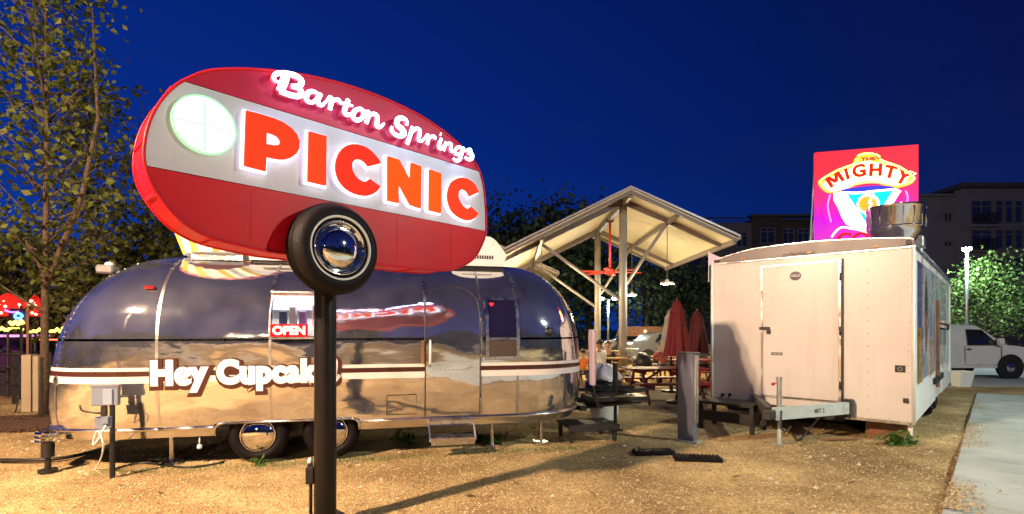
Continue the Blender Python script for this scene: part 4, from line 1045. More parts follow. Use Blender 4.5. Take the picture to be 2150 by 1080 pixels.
# rivet rows and a bottom rail on the front wall
s = MB()
for zz in (FB+.05, FT-.05):
    for i in range(26): s.lathe([(0, .005), (.007, .003), (.008, 0)], 6, M=Matrix.Translation((XL+.06+i*(-XL-.12)/25, .004, zz)) @ Matrix.Rotation(pi/2, 4, 'X'))
for xx in (XL+.05, CFr(1575, 700)[0], -.05):
    for i in range(22): s.lathe([(0, .005), (.007, .003), (.008, 0)], 6, M=Matrix.Translation((xx, .004, FB+.12+i*.1)) @ Matrix.Rotation(pi/2, 4, 'X'))
part(s.build('rivets', M_GALV, ft), kind='stuff')
s = MB(); s.box(XL+.03, -.03, -.006, .006, FB-.012, FB+.03, c=.002); s.build('bottom_rail', M_ALU2, ft)
for px in (1560, 1700, 1840):
    ox = CFr(px, 530)[0]; s = MB(); s.box(ox-.03, ox+.03, -.02, .004, FT+.035, FT+.065, c=.006); s.build('marker_light', mat('amber_lens', (.5, .2, .03), .3), ft)
# screw heads in a column, sticker, corner light
s = MB(); xx = CFr(1822, 700)[0]
for i in range(12): s.lathe([(0, .006), (.010, .003), (.011, 0)], 8, M=Matrix.Translation((xx, .004, FB+.16+i*.185)) @ Matrix.Rotation(pi/2, 4, 'X'))
s.build('screw_head', M_GALV, ft)
ox, oz = CFr(1890, 775); s = MB(); s.box(ox-.06, ox+.06, -.002, .006, oz-.05, oz+.05, c=.001); sk = s.build('sticker', mat('sticker_black', (.02, .017, .016), .5), ft)
s = MB(); s.lathe([(.018, 0), (.03, .003), (.018, .004)], 14, M=Matrix.Translation((ox, -.002, oz)) @ Matrix.Rotation(pi/2, 4, 'X')); s.build('sticker_print', M_GREY, sk)
for px, py in ((1902, 842), (1908, 510)):
    ox, oz = CFr(px, py); s = MB(); s.box(ox-.03, ox+.03, -.03, .006, oz-.03, oz+.035, c=.006); s.build('marker_light', M_DARKMET, ft)
ox, oz = CFr(1500, 549); s = MB(); s.box(ox+.0, ox+.09, -.03, .006, oz-.02, oz+.02, c=.006); s.build('marker_light', M_DARKMET, ft)
# tongue with its pale painted beam, jack and chains
def beam(m, a, b, z0_, z1_, w_=.05):
    d = Vector((b[0]-a[0], b[1]-a[1], 0)).normalized(); n_ = Vector((-d.y, d.x, 0))*w_
    m.add([(a[0]-n_.x, a[1]-n_.y, z0_), (a[0]+n_.x, a[1]+n_.y, z0_), (b[0]+n_.x, b[1]+n_.y, z0_), (b[0]-n_.x, b[1]-n_.y, z0_), (a[0]-n_.x, a[1]-n_.y, z1_), (a[0]+n_.x, a[1]+n_.y, z1_), (b[0]+n_.x, b[1]+n_.y, z1_), (b[0]-n_.x, b[1]-n_.y, z1_)], [(0,1,2,3),(4,5,6,7),(0,1,5,4),(1,2,6,5),(2,3,7,6),(3,0,4,7)])
M_BEAM = mat('pale_painted_beam', (.46, .52, .52), .45, 0, .08, 8, .05, 30, dirt=(.25, .26, .25), ds=6)
XC = -1.40; YC = -1.46
s = MB(); beam(s, (XC+.03, YC, 0), (-.74, -.12, 0), .36, .53, .035); tg = s.build('tongue_beam', M_BEAM, ft)
s = MB(); beam(s, (XC-.03, YC, 0), (-2.06, -.12, 0), .36, .53, .035); s.build('tongue_beam', M_DARKMET, ft)
d_ = Vector((-.74-XC-.03, -.12-YC, 0)).normalized(); n_ = Vector((d_.y, -d_.x, 0))
vs, fs = text_shape('MIT 2', .085, .001, .0006); s = MB(); c_ = Vector((XC+.03, YC, .43))+d_*.83+n_*.0365
s.add([c_+d_*v[0]+n_*v[2]+Vector((0, 0, v[1]-.015)) for v in vs], fs); s.build('beam_lettering', mat('stencil_black', (.03, .035, .035), .6), tg)
s = MB(); s.box(-2.5, -.81, -.10, -.006, FB-.04, FB+.10); s.box(-.80, -.70, -.17, -.02, .30, .57, c=.006); s.build('frame_crossbar', M_BLACK, ft)
s = MB(); s.box(XC-.06, XC+.06, YC-.22, YC+.02, .38, .50, c=.015); s.build('coupler', M_DARKMET, ft)
jp = CFr(1636, 868, YC+.16); jx = jp[0]
s = MB(); s.tube([(jx, YC+.16, .0), (jx, YC+.16, .50)], .026, 10); s.build('jack_leg', M_BEAM, ft, auto=40)
s = MB(); s.tube([(jx, YC+.16, .53), (jx, YC+.16, .90)], .034, 10); s.tube([(jx, YC+.16, .90), (jx, YC+.16, .94)], .04, 10); s.build('jack_post', M_GALV, ft, auto=40)
s = MB(); s.box(jx-.07, jx+.07, YC+.08, YC+.24, -.015, .012); s.build('jack_foot', M_GALV, ft)
s = MB(); s.lathe([(0, .03), (.022, .015), (.026, 0), (0, -.02)], 10, M=Matrix.Translation((jx-.075, YC+.15, .83))); s.tube([(jx, YC+.16, .86), (jx-.07, YC+.15, .845)], .008, 5); s.build('jack_crank', mat('red_knob', (.5, .01, .015), .4), ft, smooth=True)
for xx, dx in ((XC-.05, -.12), (XC+.13, .03)):
    s = MB(); q = catmull([(xx, YC-.02, .50), (xx+dx*.3, YC-.07, .38), (xx+dx*.6, YC-.08, .27), (xx+dx+.05, YC-.06, .24), (xx+dx+.09, YC-.04, .31)], 4, False)
    s.tube(q, .014, 5); s.build('safety_chain', M_DARKMET, ft, smooth=True)
# pair of tie-down hooks low on the left of the front wall
for px in (1518, 1533):
    hx, hz_ = CFr(px, 832); s = MB(); s.box(hx-.025, hx+.025, -.035, .002, hz_, hz_+.05, c=.005); s.tube([(hx, -.03, hz_), (hx-.02, -.06, hz_-.05), (hx-.03, -.05, hz_-.12)], .012, 6); s.build('cable_socket', M_BLACK, ft)
# skirt, step-in wheel, props under the floor
s = MB(); s.box(XL+.05, -.12, .5, TL-.05, FB-.10, FB-.002); s.build('underframe', M_BLACK, ft)
for yy in (3.3, 4.15):
    for sx in (0, 1):
        wh = empty('road_wheel', (0, 0, 0)); wh.parent = ft
        M_ = Matrix.Translation(((-.22 if sx else XL+.22), yy, .34)) @ Matrix.Rotation(pi/2 if sx else -pi/2, 4, 'Y')
        wheel_parts(wh, M_, .34, .2, .1, white=False)
s = MB()
for yy, (a, b) in ((0, (2.75, 4.7)),): s.box(.02, .06, a, b, .62, .70); s.box(-.2, .06, a, b, .70, .72)
s.build('mudguard', M_BLACK, ft)
s = MB(); s.box(-.07, -.02, .12, .17, 0, FB-.003); s.build('front_prop', M_WHITE, ft)
s = MB(); s.box(-.62, -.10, .40, .5, .0, .27, c=.008); s.build('support_board', M_BROWN, ft)
# mural side: skin, printed panels, white skirt band, posts and lights
def side_box(y0, y1, z0, z1, x0_, x1_, name, m, c=0): s = MB(); s.box(x0_, x1_, y0, y1, z0, z1, c=c); return s.build(name, m, ft)
def mural_mat():
    m, t, b = node_mat('printed_mural')
    tcn = t.nodes.new('ShaderNodeTexCoord'); n = t.nodes.new('ShaderNodeTexNoise'); n.inputs['Scale'].default_value = 1.6; n.inputs['Detail'].default_value = 5; n.inputs['Distortion'].default_value = 1.2
    mpn = t.nodes.new('ShaderNodeMapping'); mpn.inputs['Scale'].default_value = (1, 1.6, .45); t.links.new(tcn.outputs['Object'], mpn.inputs[0]); t.links.new(mpn.outputs[0], n.inputs['Vector'])
    cr = t.nodes.new('ShaderNodeValToRGB'); el_ = cr.color_ramp.elements
    el_[0].position = .32; el_[0].color = (.12, .13, .26, 1); el_[1].position = .66; el_[1].color = (.5, .52, .54, 1)
    for p_, c_ in ((.42, (.20, .24, .34)), (.5, (.42, .46, .50)), (.58, (.40, .36, .36))): e_ = el_.new(p_); e_.color = (*c_, 1)
    t.links.new(n.outputs[0], cr.inputs[0]); t.links.new(cr.outputs[0], b.inputs['Base Color']); b.inputs['Roughness'].default_value = .25; b.inputs['Coat Weight'].default_value = .4
    return m
M_MUR = mural_mat(); SZ0 = .78; SZ1 = FT-.10
side_box(.32, 1.02, 1.02, SZ1-.05, .003, .010, 'mural_panel', mat('mural_violet', (.10, .09, .24), .25, 0, .25, 3, coat=.4))
side_box(1.03, 2.25, SZ0+.05, SZ1-.04, .003, .010, 'mural_panel', M_MUR); side_box(2.26, 3.55, SZ0+.05, SZ1-.03, .003, .010, 'mural_panel', M_MUR); side_box(3.7, TL-.1, SZ0+.1, SZ1-.03, .003, .012, 'mural_panel', mat('pale_green_white_panel', (.42, .48, .47), .25, 0, .12, 1.5, coat=.4))
s = MB()                       # printed ice-cream-cone figure: a tall brown spindle on the pale panel
pf = [(0, SZ0+.55), (.10, 1.25), (.17, 1.62), (.26, 1.95), (.22, 2.2), (.12, 2.42), (0, 2.5)]
pf = [(p[0], p[1]) for p in pf]; prt = [(1.66+a, b) for a, b in pf]+[(1.66-a, b) for a, b in pf[::-1][1:-1]]
s.prism(catmull(prt, 3), lambda a, b, d: (d, a, b), .0105, .0125); s.build('printed_cone', mat('mural_brown', (.17, .075, .05), .3, 0, .5, 7, coat=.4), ft)
s = MB(); s.prism(catmull([(1.52, 1.92), (1.56, 2.14), (1.66, 2.28), (1.77, 2.14), (1.80, 1.92), (1.66, 1.86)], 4), lambda a, b, d: (d, a, b), .0128, .0138); s.build('printed_cone', mat('mural_dark', (.03, .025, .05), .3, 0, .5, 7, coat=.4), ft)
s = MB(); s.prism(catmull([(1.50, 1.72), (1.60, 1.80), (1.78, 1.80), (1.82, 1.70), (1.68, 1.64)], 4), lambda a, b, d: (d, a, b), .0128, .0138); s.build('printed_cone', mat('mural_orange', (.45, .16, .02), .3, 0, .3, 7, coat=.4), ft)
M_GOLD = mat('mural_gold', (.42, .26, .05), .3, .2, .35, 5, coat=.4)
side_box(.42, .86, SZ0+.03, 1.62, .0105, .02, 'mural_stripe', M_GOLD); side_box(2.30, 2.62, SZ0+.03, 1.42, .0105, .02, 'mural_stripe', mat('mural_ochre', (.40, .19, .03), .3, 0, .3, 5, coat=.4))
side_box(.2, 3.3, FB+.02, SZ0, .003, .016, 'skirt_band', M_WHITE, .003); side_box(4.75, TL, FB+.02, SZ0, .003, .016, 'skirt_band', M_WHITE, .003)
side_box(.05, .30, FB+.02, FT-.05, .003, .014, 'corner_sheet', M_WHITE)
side_box(3.58, 3.68, .5, 2.15, .006, .06, 'side_bar', M_BROWN, .01); side_box(TL-1.0, TL-.9, .6, 2.62, .012, .05, 'side_bar', M_WHITE, .01)
s = MB(); s.tube([(.03, 3.9, 1.62), (.16, 3.95, 1.60), (.16, 4.1, 1.68), (.03, 4.15, 1.72)], .02, 6); s.build('grab_handle', M_BLACK, ft, smooth=True)
for yy in (4.35, 6.3): side_box(yy, yy+.16, 1.62, 1.78, .012, .07, 'outlet_box', mat('peach_plastic', (.6, .42, .34), .5), .01)
for yy in (1.025, 2.255, 3.62, 5.2, 6.6): s = MB(); s.box(.003, .018, yy-.012, yy+.012, SZ0, FT-.04); s.build('panel_strip', M_ALU2, ft)
def board_glow(m):
    """neon glare put into the board as emission, red above and violet-pink below"""
    t = m.node_tree; b = t.nodes['Principled BSDF']
    for l_ in list(b.inputs['Base Color'].links): t.links.remove(l_)
    tcn = t.nodes.new('ShaderNodeTexCoord'); sp = t.nodes.new('ShaderNodeSeparateXYZ'); t.links.new(tcn.outputs['Object'], sp.inputs[0])
    mr = t.nodes.new('ShaderNodeMapRange'); mr.inputs[1].default_value = 0; mr.inputs[2].default_value = BH; t.links.new(sp.outputs['Z'], mr.inputs[0])
    cr = t.nodes.new('ShaderNodeValToRGB'); e_ = cr.color_ramp.elements; e_[0].position = 0; e_[0].color = (.85, .10, .62, 1); e_[1].position = .8; e_[1].color = (1, .035, .05, 1)
    q = e_.new(.38); q.color = (.62, .008, 1.0, 1); q = e_.new(.55); q.color = (.95, .03, .35, 1)
    t.links.new(mr.outputs[0], cr.inputs[0]); b.inputs['Base Color'].default_value = (.20, .010, .035, 1); t.links.new(cr.outputs[0], b.inputs['Emission Color']); b.inputs['Emission Strength'].default_value = .8
    b.inputs['Roughness'].default_value = .9; b.inputs['Specular IOR Level'].default_value = .04
# ---- the neon roof sign of the food trailer
qa = at(1710, 320, 9.12); qb = at(1927, 306, 8.72)
dx = Vector((qb.x-qa.x, qb.y-qa.y, 0)); BW = dx.length; dx.normalize(); dn = Vector((dx.y, -dx.x, 0))
BA = math.atan2(dx.y, dx.x); RZ = FT+.06
c_ = (qa+qb)/2; BH = c_.z-RZ
rs = empty('roof_neon_sign', (c_.x, c_.y, RZ), BA, 'square pink neon sign lettered MIGHTY CONE with a blue cone on the food trailer roof', 'neon sign')
M_BOARD = mat('sign_board_pink', (.68, .10, .34), .5, 0, .05, 3); board_glow(M_BOARD)  # board glows by itself in place of the neon light falling on it
s = MB(); s.box(-BW/2, BW/2, -.03, .05, 0, BH, c=.006); s.build('board', M_BOARD, rs)
s = MB()
for x in (-BW/2+.1, BW/2-.1): s.tube([(x, .06, -.04), (x, .06, BH-.1)], .022, 6); s.tube([(x, .06, BH*.7), (x, .75, -.02)], .016, 6)
s.tube([(-BW/2-.003, .02, BH*.8), (-BW/2-.12, -.1, -.06)], .012, 6); s.build('support_frame', M_GALV, rs)
def bpx(px, py):
    h = hit(px, py, c_, dn)-Vector((c_.x, c_.y, RZ)); return h.dot(dx), h.z
Zb = lambda x, y_: bpx(1690+x/4.907, 290+y_/4.907)
N_OR = emis('neon_orange', (1, .34, .03), 26); N_YE = emis('neon_yellow_white', (1, .50, .14), 9); N_MG = emis('neon_magenta', (.75, .06, 1.0), 7); N_WH = emis('neon_white_pink', (1, .80, .95), 5); N_BL = emis('neon_cyan', (.25, .75, 1), 5)
M_LET = emis('sign_letter_red', (.70, .012, .008), .6, (.3, .01, .01)); M_CYAN = emis('sign_cyan', (.0, .50, .80), .85); M_BLUE = emis('sign_blue', (.02, .03, .50), .7); M_ORC = emis('sign_orange', (.95, .25, .02), .9)
ND = -.075
def shape_on(name, pts, m, y_, th_=.012, n=3, smooth_=True):
    q = [Zb(*p) for p in pts]
    if smooth_: q = catmull(q, n)
    s = MB(); s.prism(q, lambda a, b, d: (a, y_-d, b), 0, th_); return s.build(name, m, rs)
def neon(name, pts, m, r=.014, y_=-.10, n=4, closed=False):
    q = catmull([Zb(*p) for p in pts], n, closed); q = [(a, y_, b) for a, b in q]
    if closed: q.append(q[0])
    s = MB(); s.tube(q, r, 6); return s.build(name, m, rs, smooth=True)
# MIGHTY on an arc: each letter with its outline tube
for ch, x, y_, sz, ang in (('M', 285, 436, 155, 30), ('I', 413, 382, 135, 14), ('G', 538, 350, 150, 7), ('H', 708, 340, 150, -3), ('T', 860, 362, 150, -14), ('Y', 990, 416, 165, -28)):
    a0, b0 = Zb(x, y_); hgt_ = abs(Zb(x, y_)[1]-Zb(x, y_+sz)[1])*.95
    ca, sa = cos(R(ang)), sin(R(ang))
    for nm, kw, m, yy in (('sign_letter', dict(offset=.011, extrude=.010), M_LET, -.085), ('neon_outline', dict(offset=.024, fill=False, bevel=.006), N_YE, -.075)):
        vs, fs = text_shape(ch, hgt_*1.2, **kw); cyv = hgt_*.42; s = MB()
        if ch == 'M':
            if nm == 'neon_outline': continue
            k2 = hgt_*1.2; vs, fs = poly_shape([[((a-.4)*k2, b*k2) for a, b in ((0,0),(.15,0),(.15,.46),(.32,.14),(.48,.14),(.65,.46),(.65,0),(.8,0),(.8,.72),(.62,.72),(.4,.30),(.18,.72),(0,.72))]], .002, .010)
        s.add([(a0+v[0]*ca-(v[1]-cyv)*sa, yy+v[2], b0+v[0]*sa+(v[1]-cyv)*ca) for v in vs], fs); s.build(nm, m, rs)
vs, fs = text_shape('THE', .085, .004, .006); a0, b0 = Zb(632, 232); s = MB(); s.add([(a0+v[0]*1.5, -.09+v[2], b0-.03+v[1]) for v in vs], fs); s.build('sign_letter', mat('sign_letter_brown', (.25, .03, .02), .5), rs)
M_GLO = emis('orange_glow_plate', (1, .33, .025), 1.15); M_GLW = emis('white_glow_plate', (1, .84, .62), 1.25); M_GLP = emis('pink_white_glow_plate', (1, .82, .95), 1.2)  # halo of the neon put into glowing plates behind letters and cone
shape_on('letter_glow_plate', [(130,462),(170,420),(330,340),(470,285),(510,212),(570,182),(640,174),(710,187),(745,232),(800,264),(950,312),(1082,396),(1118,440),(1078,482),(980,512),(900,520),(640,470),(330,562),(230,572),(160,522)], M_GLO, -.034, .003, 3)
shape_on('letter_glow_plate', [(185,470),(330,375),(480,312),(560,258),(640,240),(720,258),(800,292),(940,342),(1055,415),(1000,476),(900,496),(640,452),(400,532),(250,556)], M_GLW, -.038, .003, 3)
shape_on('cone_glow_plate', [(285,572),(600,560),(905,528),(962,560),(880,705),(720,930),(640,985),(560,965),(410,890),(335,730)], M_GLP, -.036, .003, 2)
neon('neon_tube', [(520, 205), (570, 185), (640, 180), (710, 192), (745, 215)], N_OR, .013)
neon('neon_tube', [(140, 470), (175, 430), (330, 345), (500, 280), (520, 235)], N_OR, .013); neon('neon_tube', [(745, 235), (800, 265), (950, 320), (1085, 415), (1080, 450), (990, 495)], N_OR, .013); neon('neon_tube', [(140, 470), (185, 530), (240, 560)], N_OR, .013)
vs, fs = text_shape('CONE', .30, .006, .010); a0, b0 = Zb(570, 1010); s = MB(); s.add([(a0+.08+v[0]*1.15, -.085+v[2], b0-.16+v[1]) for v in vs], fs); s.build('sign_letter', M_LET, rs)
neon('neon_tube', [(255, 1030), (310, 960), (370, 930), (450, 945), (560, 960)], N_YE, .013)
shape_on('sign_cone', [(385, 588), (660, 572), (895, 548), (632, 945)], M_CYAN, -.046, .02, 1, False)
shape_on('sign_cone_lip', [(355, 548), (480, 525), (640, 508), (800, 505), (900, 520), (780, 540), (620, 556), (470, 562)], M_BLUE, -.052, .024)
shape_on('sign_arc', [(470, 500), (530, 465), (620, 448), (710, 452), (785, 480), (700, 478), (610, 480)], emis('sign_peach', (.9, .45, .25), .8), -.05, .02)
shape_on('sign_disc', [(628+95*cos(a), 695+85*sin(a)) for a in [2*pi*i/14 for i in range(14)]], M_ORC, -.070, .012)
neon('neon_tube', [(345, 575), (500, 585), (660, 565), (900, 545)], N_WH, .014); neon('neon_tube', [(395, 590), (510, 760), (628, 950)], N_WH, .016); neon('neon_tube', [(895, 555), (800, 710), (645, 945)], N_WH, .016)
neon('neon_tube', [(628+108*cos(a), 695+97*sin(a)) for a in [2*pi*i/14 for i in range(14)]], N_WH, .011, closed=True)
neon('neon_tube', [(685, 590), (640, 680), (665, 690), (600, 800)], N_WH, .011, -.085); neon('neon_tube', [(300, 590), (340, 700), (420, 830), (520, 900)], N_WH, .013); neon('neon_tube', [(955, 560), (900, 640), (860, 720)], N_WH, .013)
neon('neon_tube', [(240, 600), (215, 720), (250, 880)], N_MG, .013);  neon('neon_tube', [(1010, 560), (1030, 640), (990, 760), (940, 860)], N_MG, .013)
shape_on('sign_swirl', [(365, 690), (400, 770), (480, 870), (440, 850), (385, 770)], emis('sign_peach_2', (.95, .5, .2), .8), -.05, .015)
# ---- exhaust fan on the roof
q = at(1880, 497, 7.95)
ex = empty('exhaust_fan', (q.x, q.y, RZ-.02), 0, 'round polished exhaust fan on the food trailer roof in front of the neon sign', 'fan')
k_ = 7.95/F; top_ = CH+(HY-436)*k_-RZ+.02; Rr = 52*k_
s = MB(); s.lathe([(Rr*.86, top_-.02), (Rr, top_), (Rr*1.0, top_-.04), (Rr*.97, top_-.05), (Rr*.95, top_*.52), (Rr*.84, top_*.42), (Rr*.56, top_*.16), (Rr*.52, .04)], 40); s.build('bowl', alu_mat('fan_steel', .11, .001, (.64, .60, .66)), ex, auto=50)
s = MB()
for i in range(16): a = 2*pi*i/16; s.tube([(Rr*.965*cos(a), Rr*.965*sin(a), top_*.53), (Rr*.985*cos(a), Rr*.985*sin(a), top_-.05)], .006, 5)
s.lathe([(Rr*.96, top_*.52), (Rr*.985, top_*.53), (Rr*.96, top_*.55)], 40); s.build('seam_rib', M_CHROME, ex, smooth=True)
s = MB(); s.lathe([(0, top_-.06), (Rr*.84, top_-.03)], 30); s.build('inner_bowl', M_DARKMET, ex)
s = MB(); s.box(-Rr*.62, Rr*.62, -Rr*.62, Rr*.62, -.06, .05, c=.01); s.build('curb', M_GALV, ex)
s = MB(); s.tube([(Rr*.95, 0, top_*.8), (Rr*1.12, .0, top_*.78)], .035, 8); s.tube([(Rr*.95, .1, top_-.02), (Rr*1.06, .1, top_+.02)], .02, 8); s.build('grease_cup', M_GALV, ex, smooth=True)
q = hit(1922, 512, K0+SN*-.12, SN)
rv_ = empty('roof_vent', (q.x, q.y, q.z-.08), ANG, 'small pinkish vent box on the roof edge behind the exhaust fan', 'vent')
s = MB(); s.box(-.12, .12, -.2, .2, 0, .18, c=.02); s.build('housing', M_GALV, rv_); s = MB()
for i in range(4): s.box(.121, .124, -.16, .16, .03+.035*i, .045+.035*i)
s.build('louvre', M_BLACK, rv_)
q = hit(1500, 552, K0+SN*(XL-.02)+SD*.3, Vector((0, 1, 0)))
pn = empty('pennant_flag', (q.x, q.y, q.z-.1), 0, 'small pale pink pointed flag at the top left corner of the food trailer', 'flag')
k_ = q.y/F; s = MB(); s.prism([(-12*k_, 22*k_), (24*k_, 6*k_), (2*k_, -2*k_), (-12*k_, -6*k_)], lambda a, b, d: (a, d, b+.1), -.004, .004); s.build('cloth', mat('pennant_pink', (.75, .5, .62), .6, 0, .05, 4), pn)
s = MB(); s.tube([(-12*k_, 0, -.25), (-12*k_, 0, .1+24*k_)], .008, 6); s.build('stick', M_WHITEPL, pn)
# white bin at the far end of the food trailer
q = gnd(2018, 812); 
wb = empty('white_trough', (q.x, q.y, 0), ANG, 'white flared planter tub on the pavement edge behind the food trailer', 'planter')
s = MB(); s.lathe([(.20, 0), (.30, .44), (.28, .44), (.19, .03), (0, .03)], 4); s.build('tub', M_WHITEPL, wb)
s = MB(); s.lathe([(0, .39), (.275, .39)], 4); s.build('soil', M_MULCH, wb)

# ================================================================== MIDDLE GROUND
# grey meter pedestal
q = gnd(1457, 932)
pd = empty('meter_pedestal', (q.x, q.y, 0), ANG+pi/2-pi, 'tall plain grey electrical pedestal in front of the red picnic table', 'pedestal')
pd.rotation_euler = (0, 0, ANG)
k_ = q.y/F; ph = CH+(HY-742)*k_
s = MB(); s.box(-.245, -.004, .0, .11, 0, ph, c=.010); s.build('cabinet', mat('pedestal_grey', (.15, .16, .23), .6, 0, .1, 4, .06, 30, dirt=(.11, .11, .15)), pd)
s = MB(); s.box(-.002, .024, .010, .10, .28, ph-.03, c=.005); s.build('meter_door', M_GALV, pd); s = MB(); s.box(.025, .040, .035, .07, .55, .78, c=.004); s.build('meter_hatch', M_GALV, pd)
s = MB(); s.box(-.255, .035, -.01, .12, ph, ph+.012, c=.003); s.build('lid', M_GREY, pd)
s = MB(); s.box(-.28, .06, -.04, .16, -.05, .03, c=.01); s.build('footing', M_CONC, pd)
# rubber mats
for (px, py, w_, rz, lab) in ((1372, 953, .52, .06, 'dark flat rubber mat on the gravel, the one nearer the silver trailer'), (1464, 966, .56, -.16, 'dark flat rubber mat on the gravel, the one in front of the grey pedestal')):
    q = gnd(px, py); r = empty('rubber_mat', (q.x, q.y, 0), rz, lab, 'mat', 'rubber mats lying on the gravel')
    s = MB(); s.box(-w_/2, w_/2, -.10, .10, -.01, .045, c=.012); s.build('pad', M_RUBBER, r); s = MB()
    for i in range(12): x = -w_/2+.03+i*(w_-.06)/11; s.box(x-.009, x+.009, -.09, .09, .046, .056)
    s.build('grip_rib', M_RUBBER, r)
# picnic tables
def picnic(name, label, m, group, loc, rz):
    r = empty(name, (0, 0, 0), 0, label, 'picnic table', group)
    L = 1.8
    for i in range(5): s = MB(); s.box(-L/2, L/2, -.37+i*.15, -.37+i*.15+.138, .70, .74, c=.006); s.build('top_plank', m, r)
    for sy in (-1, 1):
        for i in range(2): y0 = sy*.72+(i-1)*.15; s = MB(); s.box(-L/2, L/2, y0, y0+.138, .42, .46, c=.006); s.build('seat_plank', m, r)
    for sx in (-1, 1):
        x = sx*(L/2-.28)
        for sy in (-1, 1):
            s = MB(); a, b = (sy*.70, 0), (sy*.24, .695)
            s.add([(x-.02, a[0]-.045, 0), (x-.02, a[0]+.045, 0), (x+.02, a[0]+.045, 0), (x+.02, a[0]-.045, 0), (x-.02, b[0]-.045, .695), (x-.02, b[0]+.045, .695), (x+.02, b[0]+.045, .695), (x+.02, b[0]-.045, .695)], [(0,3,2,1),(4,5,6,7),(0,1,5,4),(1,2,6,5),(2,3,7,6),(3,0,4,7)]); s.build('leg', m, r)
        s = MB(); s.box(x+.022, x+.06, -.84, .84, .325, .415); s.build('seat_beam', m, r)
        s = MB(); s.box(x+.022, x+.06, -.35, .35, .61, .695); s.build('top_beam', m, r)
        s = MB(); s.tube([(x-sx*.03, 0, .37), (x-sx*.55, 0, .695)], .025, 6); s.build('brace', m, r)
    r.location = loc; r.rotation_euler = (0, 0, rz); return r
q = gnd(1400, 848); RT = picnic('picnic_table', 'dark red wooden picnic table behind the grey pedestal', M_REDW, 'red picnic tables', (q.x+.12, q.y+.55, 0), R(6))
r = copy_tree(RT); q = gnd(1440, 812); r.location = (q.x+.6, q.y+.4, 0); r.rotation_euler.z = R(12); r['label'] = 'second red picnic table, behind the first and under the darker umbrella'
YT = picnic('picnic_table', 'yellow wooden picnic table under the pavilion where people sit, left of the thick front post', M_WOOD, 'yellow picnic tables under the pavilion', (2.55, 15.4, 0), R(4))
for (x, y, rz, lab) in ((5.4, 16.2, -5, 'yellow wooden picnic table just right of the front pavilion post'), (6.6, 19.5, 0, 'yellow wooden picnic table behind the closed red umbrella'), (3.9, 20.5, 8, 'yellow wooden picnic table between the two pavilion posts'), (8.4, 16.8, 3, 'yellow wooden picnic table beside the left wall of the food trailer')):
    r = copy_tree(YT); r.location = (x, y, 0); r.rotation_euler.z = R(rz); r['label'] = lab
# closed umbrellas
def umbrella(label, px, Y, ytop, ybot, m, group='closed table umbrellas'):
    k_ = Y/F; x = (px-CX)*k_; zt_, zb_ = CH+(HY-ytop)*k_, CH+(HY-ybot)*k_
    r = empty('table_umbrella', (x, Y, 0), 0, label, 'umbrella', group)
    s = MB(); s.tube([(0, 0, 0), (0, 0, zt_-.04)], .022, 8); s.build('pole', M_DARKMET, r, smooth=True)
    H_ = zt_-zb_; s = MB(); n = 40; prof = [(.02, 1.0), (.06, .97), (.10, .90), (.135, .83), (.165, .78), (.150, .765), (.175, .6), (.215, .3), (.255, .06), (.245, .0)]
    vs = []
    for rr, f in prof:
        for i in range(n): a = 2*pi*i/n; q = rr*(1+.16*cos(8*a)*(1.25-f)); vs.append((q*cos(a), q*sin(a), zb_+H_*f))
    s.add(vs, [(j*n+i, j*n+(i+1) % n, (j+1)*n+(i+1) % n, (j+1)*n+i) for j in range(len(prof)-1) for i in range(n)]); s.build('canopy', m, r, smooth=True)
    s = MB(); s.lathe([(0, zt_+.06), (.02, zt_+.03), (.02, zt_-.02)], 10); s.build('finial', M_DARKMET, r, smooth=True)
    s = MB(); s.lathe([(.24, 0), (.24, .05), (.05, .08), (.04, .2), (0, .2)], 20); s.build('base', M_DARKMET, r, auto=40)
    s = MB(); s.lathe([(.176, zb_+H_*.62), (.186, zb_+H_*.60), (.190, zb_+H_*.56), (.184, zb_+H_*.55)], 20); s.build('tie_strap', m, r)
    return r
M_UMB = mat('umbrella_red', (.13, .006, .011), .75, 0, .2, 5, .1); M_UMB2 = mat('umbrella_dark_red', (.085, .007, .012), .75, 0, .2, 5, .1); M_UMB3 = mat('umbrella_beige', (.35, .33, .27), .75, 0, .15, 5, .1)
umbrella('bright red closed umbrella over the front red picnic table', 1422, 11.0, 630, 748, M_UMB)
umbrella('darker red closed umbrella beside the left edge of the food trailer', 1464, 12.6, 652, 741, M_UMB2)
umbrella('pale beige closed umbrella half hidden behind the bright red one', 1409, 13.0, 650, 738, M_UMB3)
# rubbish bin behind the trailer tongue
q = gnd(1262, 884)
bn = empty('rubbish_bin', (q.x+.1, q.y+.25, 0), 0, 'round white rubbish bin with black bag and full clear sack behind the silver trailer hitch', 'bin')
s = MB(); s.lathe([(.22, 0), (.25, .1), (.27, .62), (.275, .7), (.26, .7), (.25, .1), (0, .05)], 28); s.build('barrel', M_WHITEPL, bn, auto=40)
s = MB(); vs = []; n = 28
for rr, z in ((.262, .69), (.30, .71), (.325, .62), (.335, .52), (.33, .47)):
    for i in range(n): a = 2*pi*i/n; w_ = 1+.05*sin(5*a+z*9)+.03*sin(11*a); vs.append((rr*w_*cos(a), rr*w_*sin(a), z+.03*sin(4*a)*(z < .6)))
s.add(vs, [(j*n+i, j*n+(i+1) % n, (j+1)*n+(i+1) % n, (j+1)*n+i) for j in range(4) for i in range(n)]); s.build('bag', mat('black_bag', (.012, .012, .014), .25, 0, .2, 9, .3, 20), bn, smooth=True)
s = MB(); vs = []
for rr, z in ((.28, .70), (.30, .76), (.24, .86), (.15, .94), (.03, .98)):
    for i in range(n): a = 2*pi*i/n; w_ = 1+.10*sin(4*a+z*20)+.06*sin(9*a); vs.append((rr*w_*cos(a), rr*w_*sin(a), z+.02*sin(6*a)))
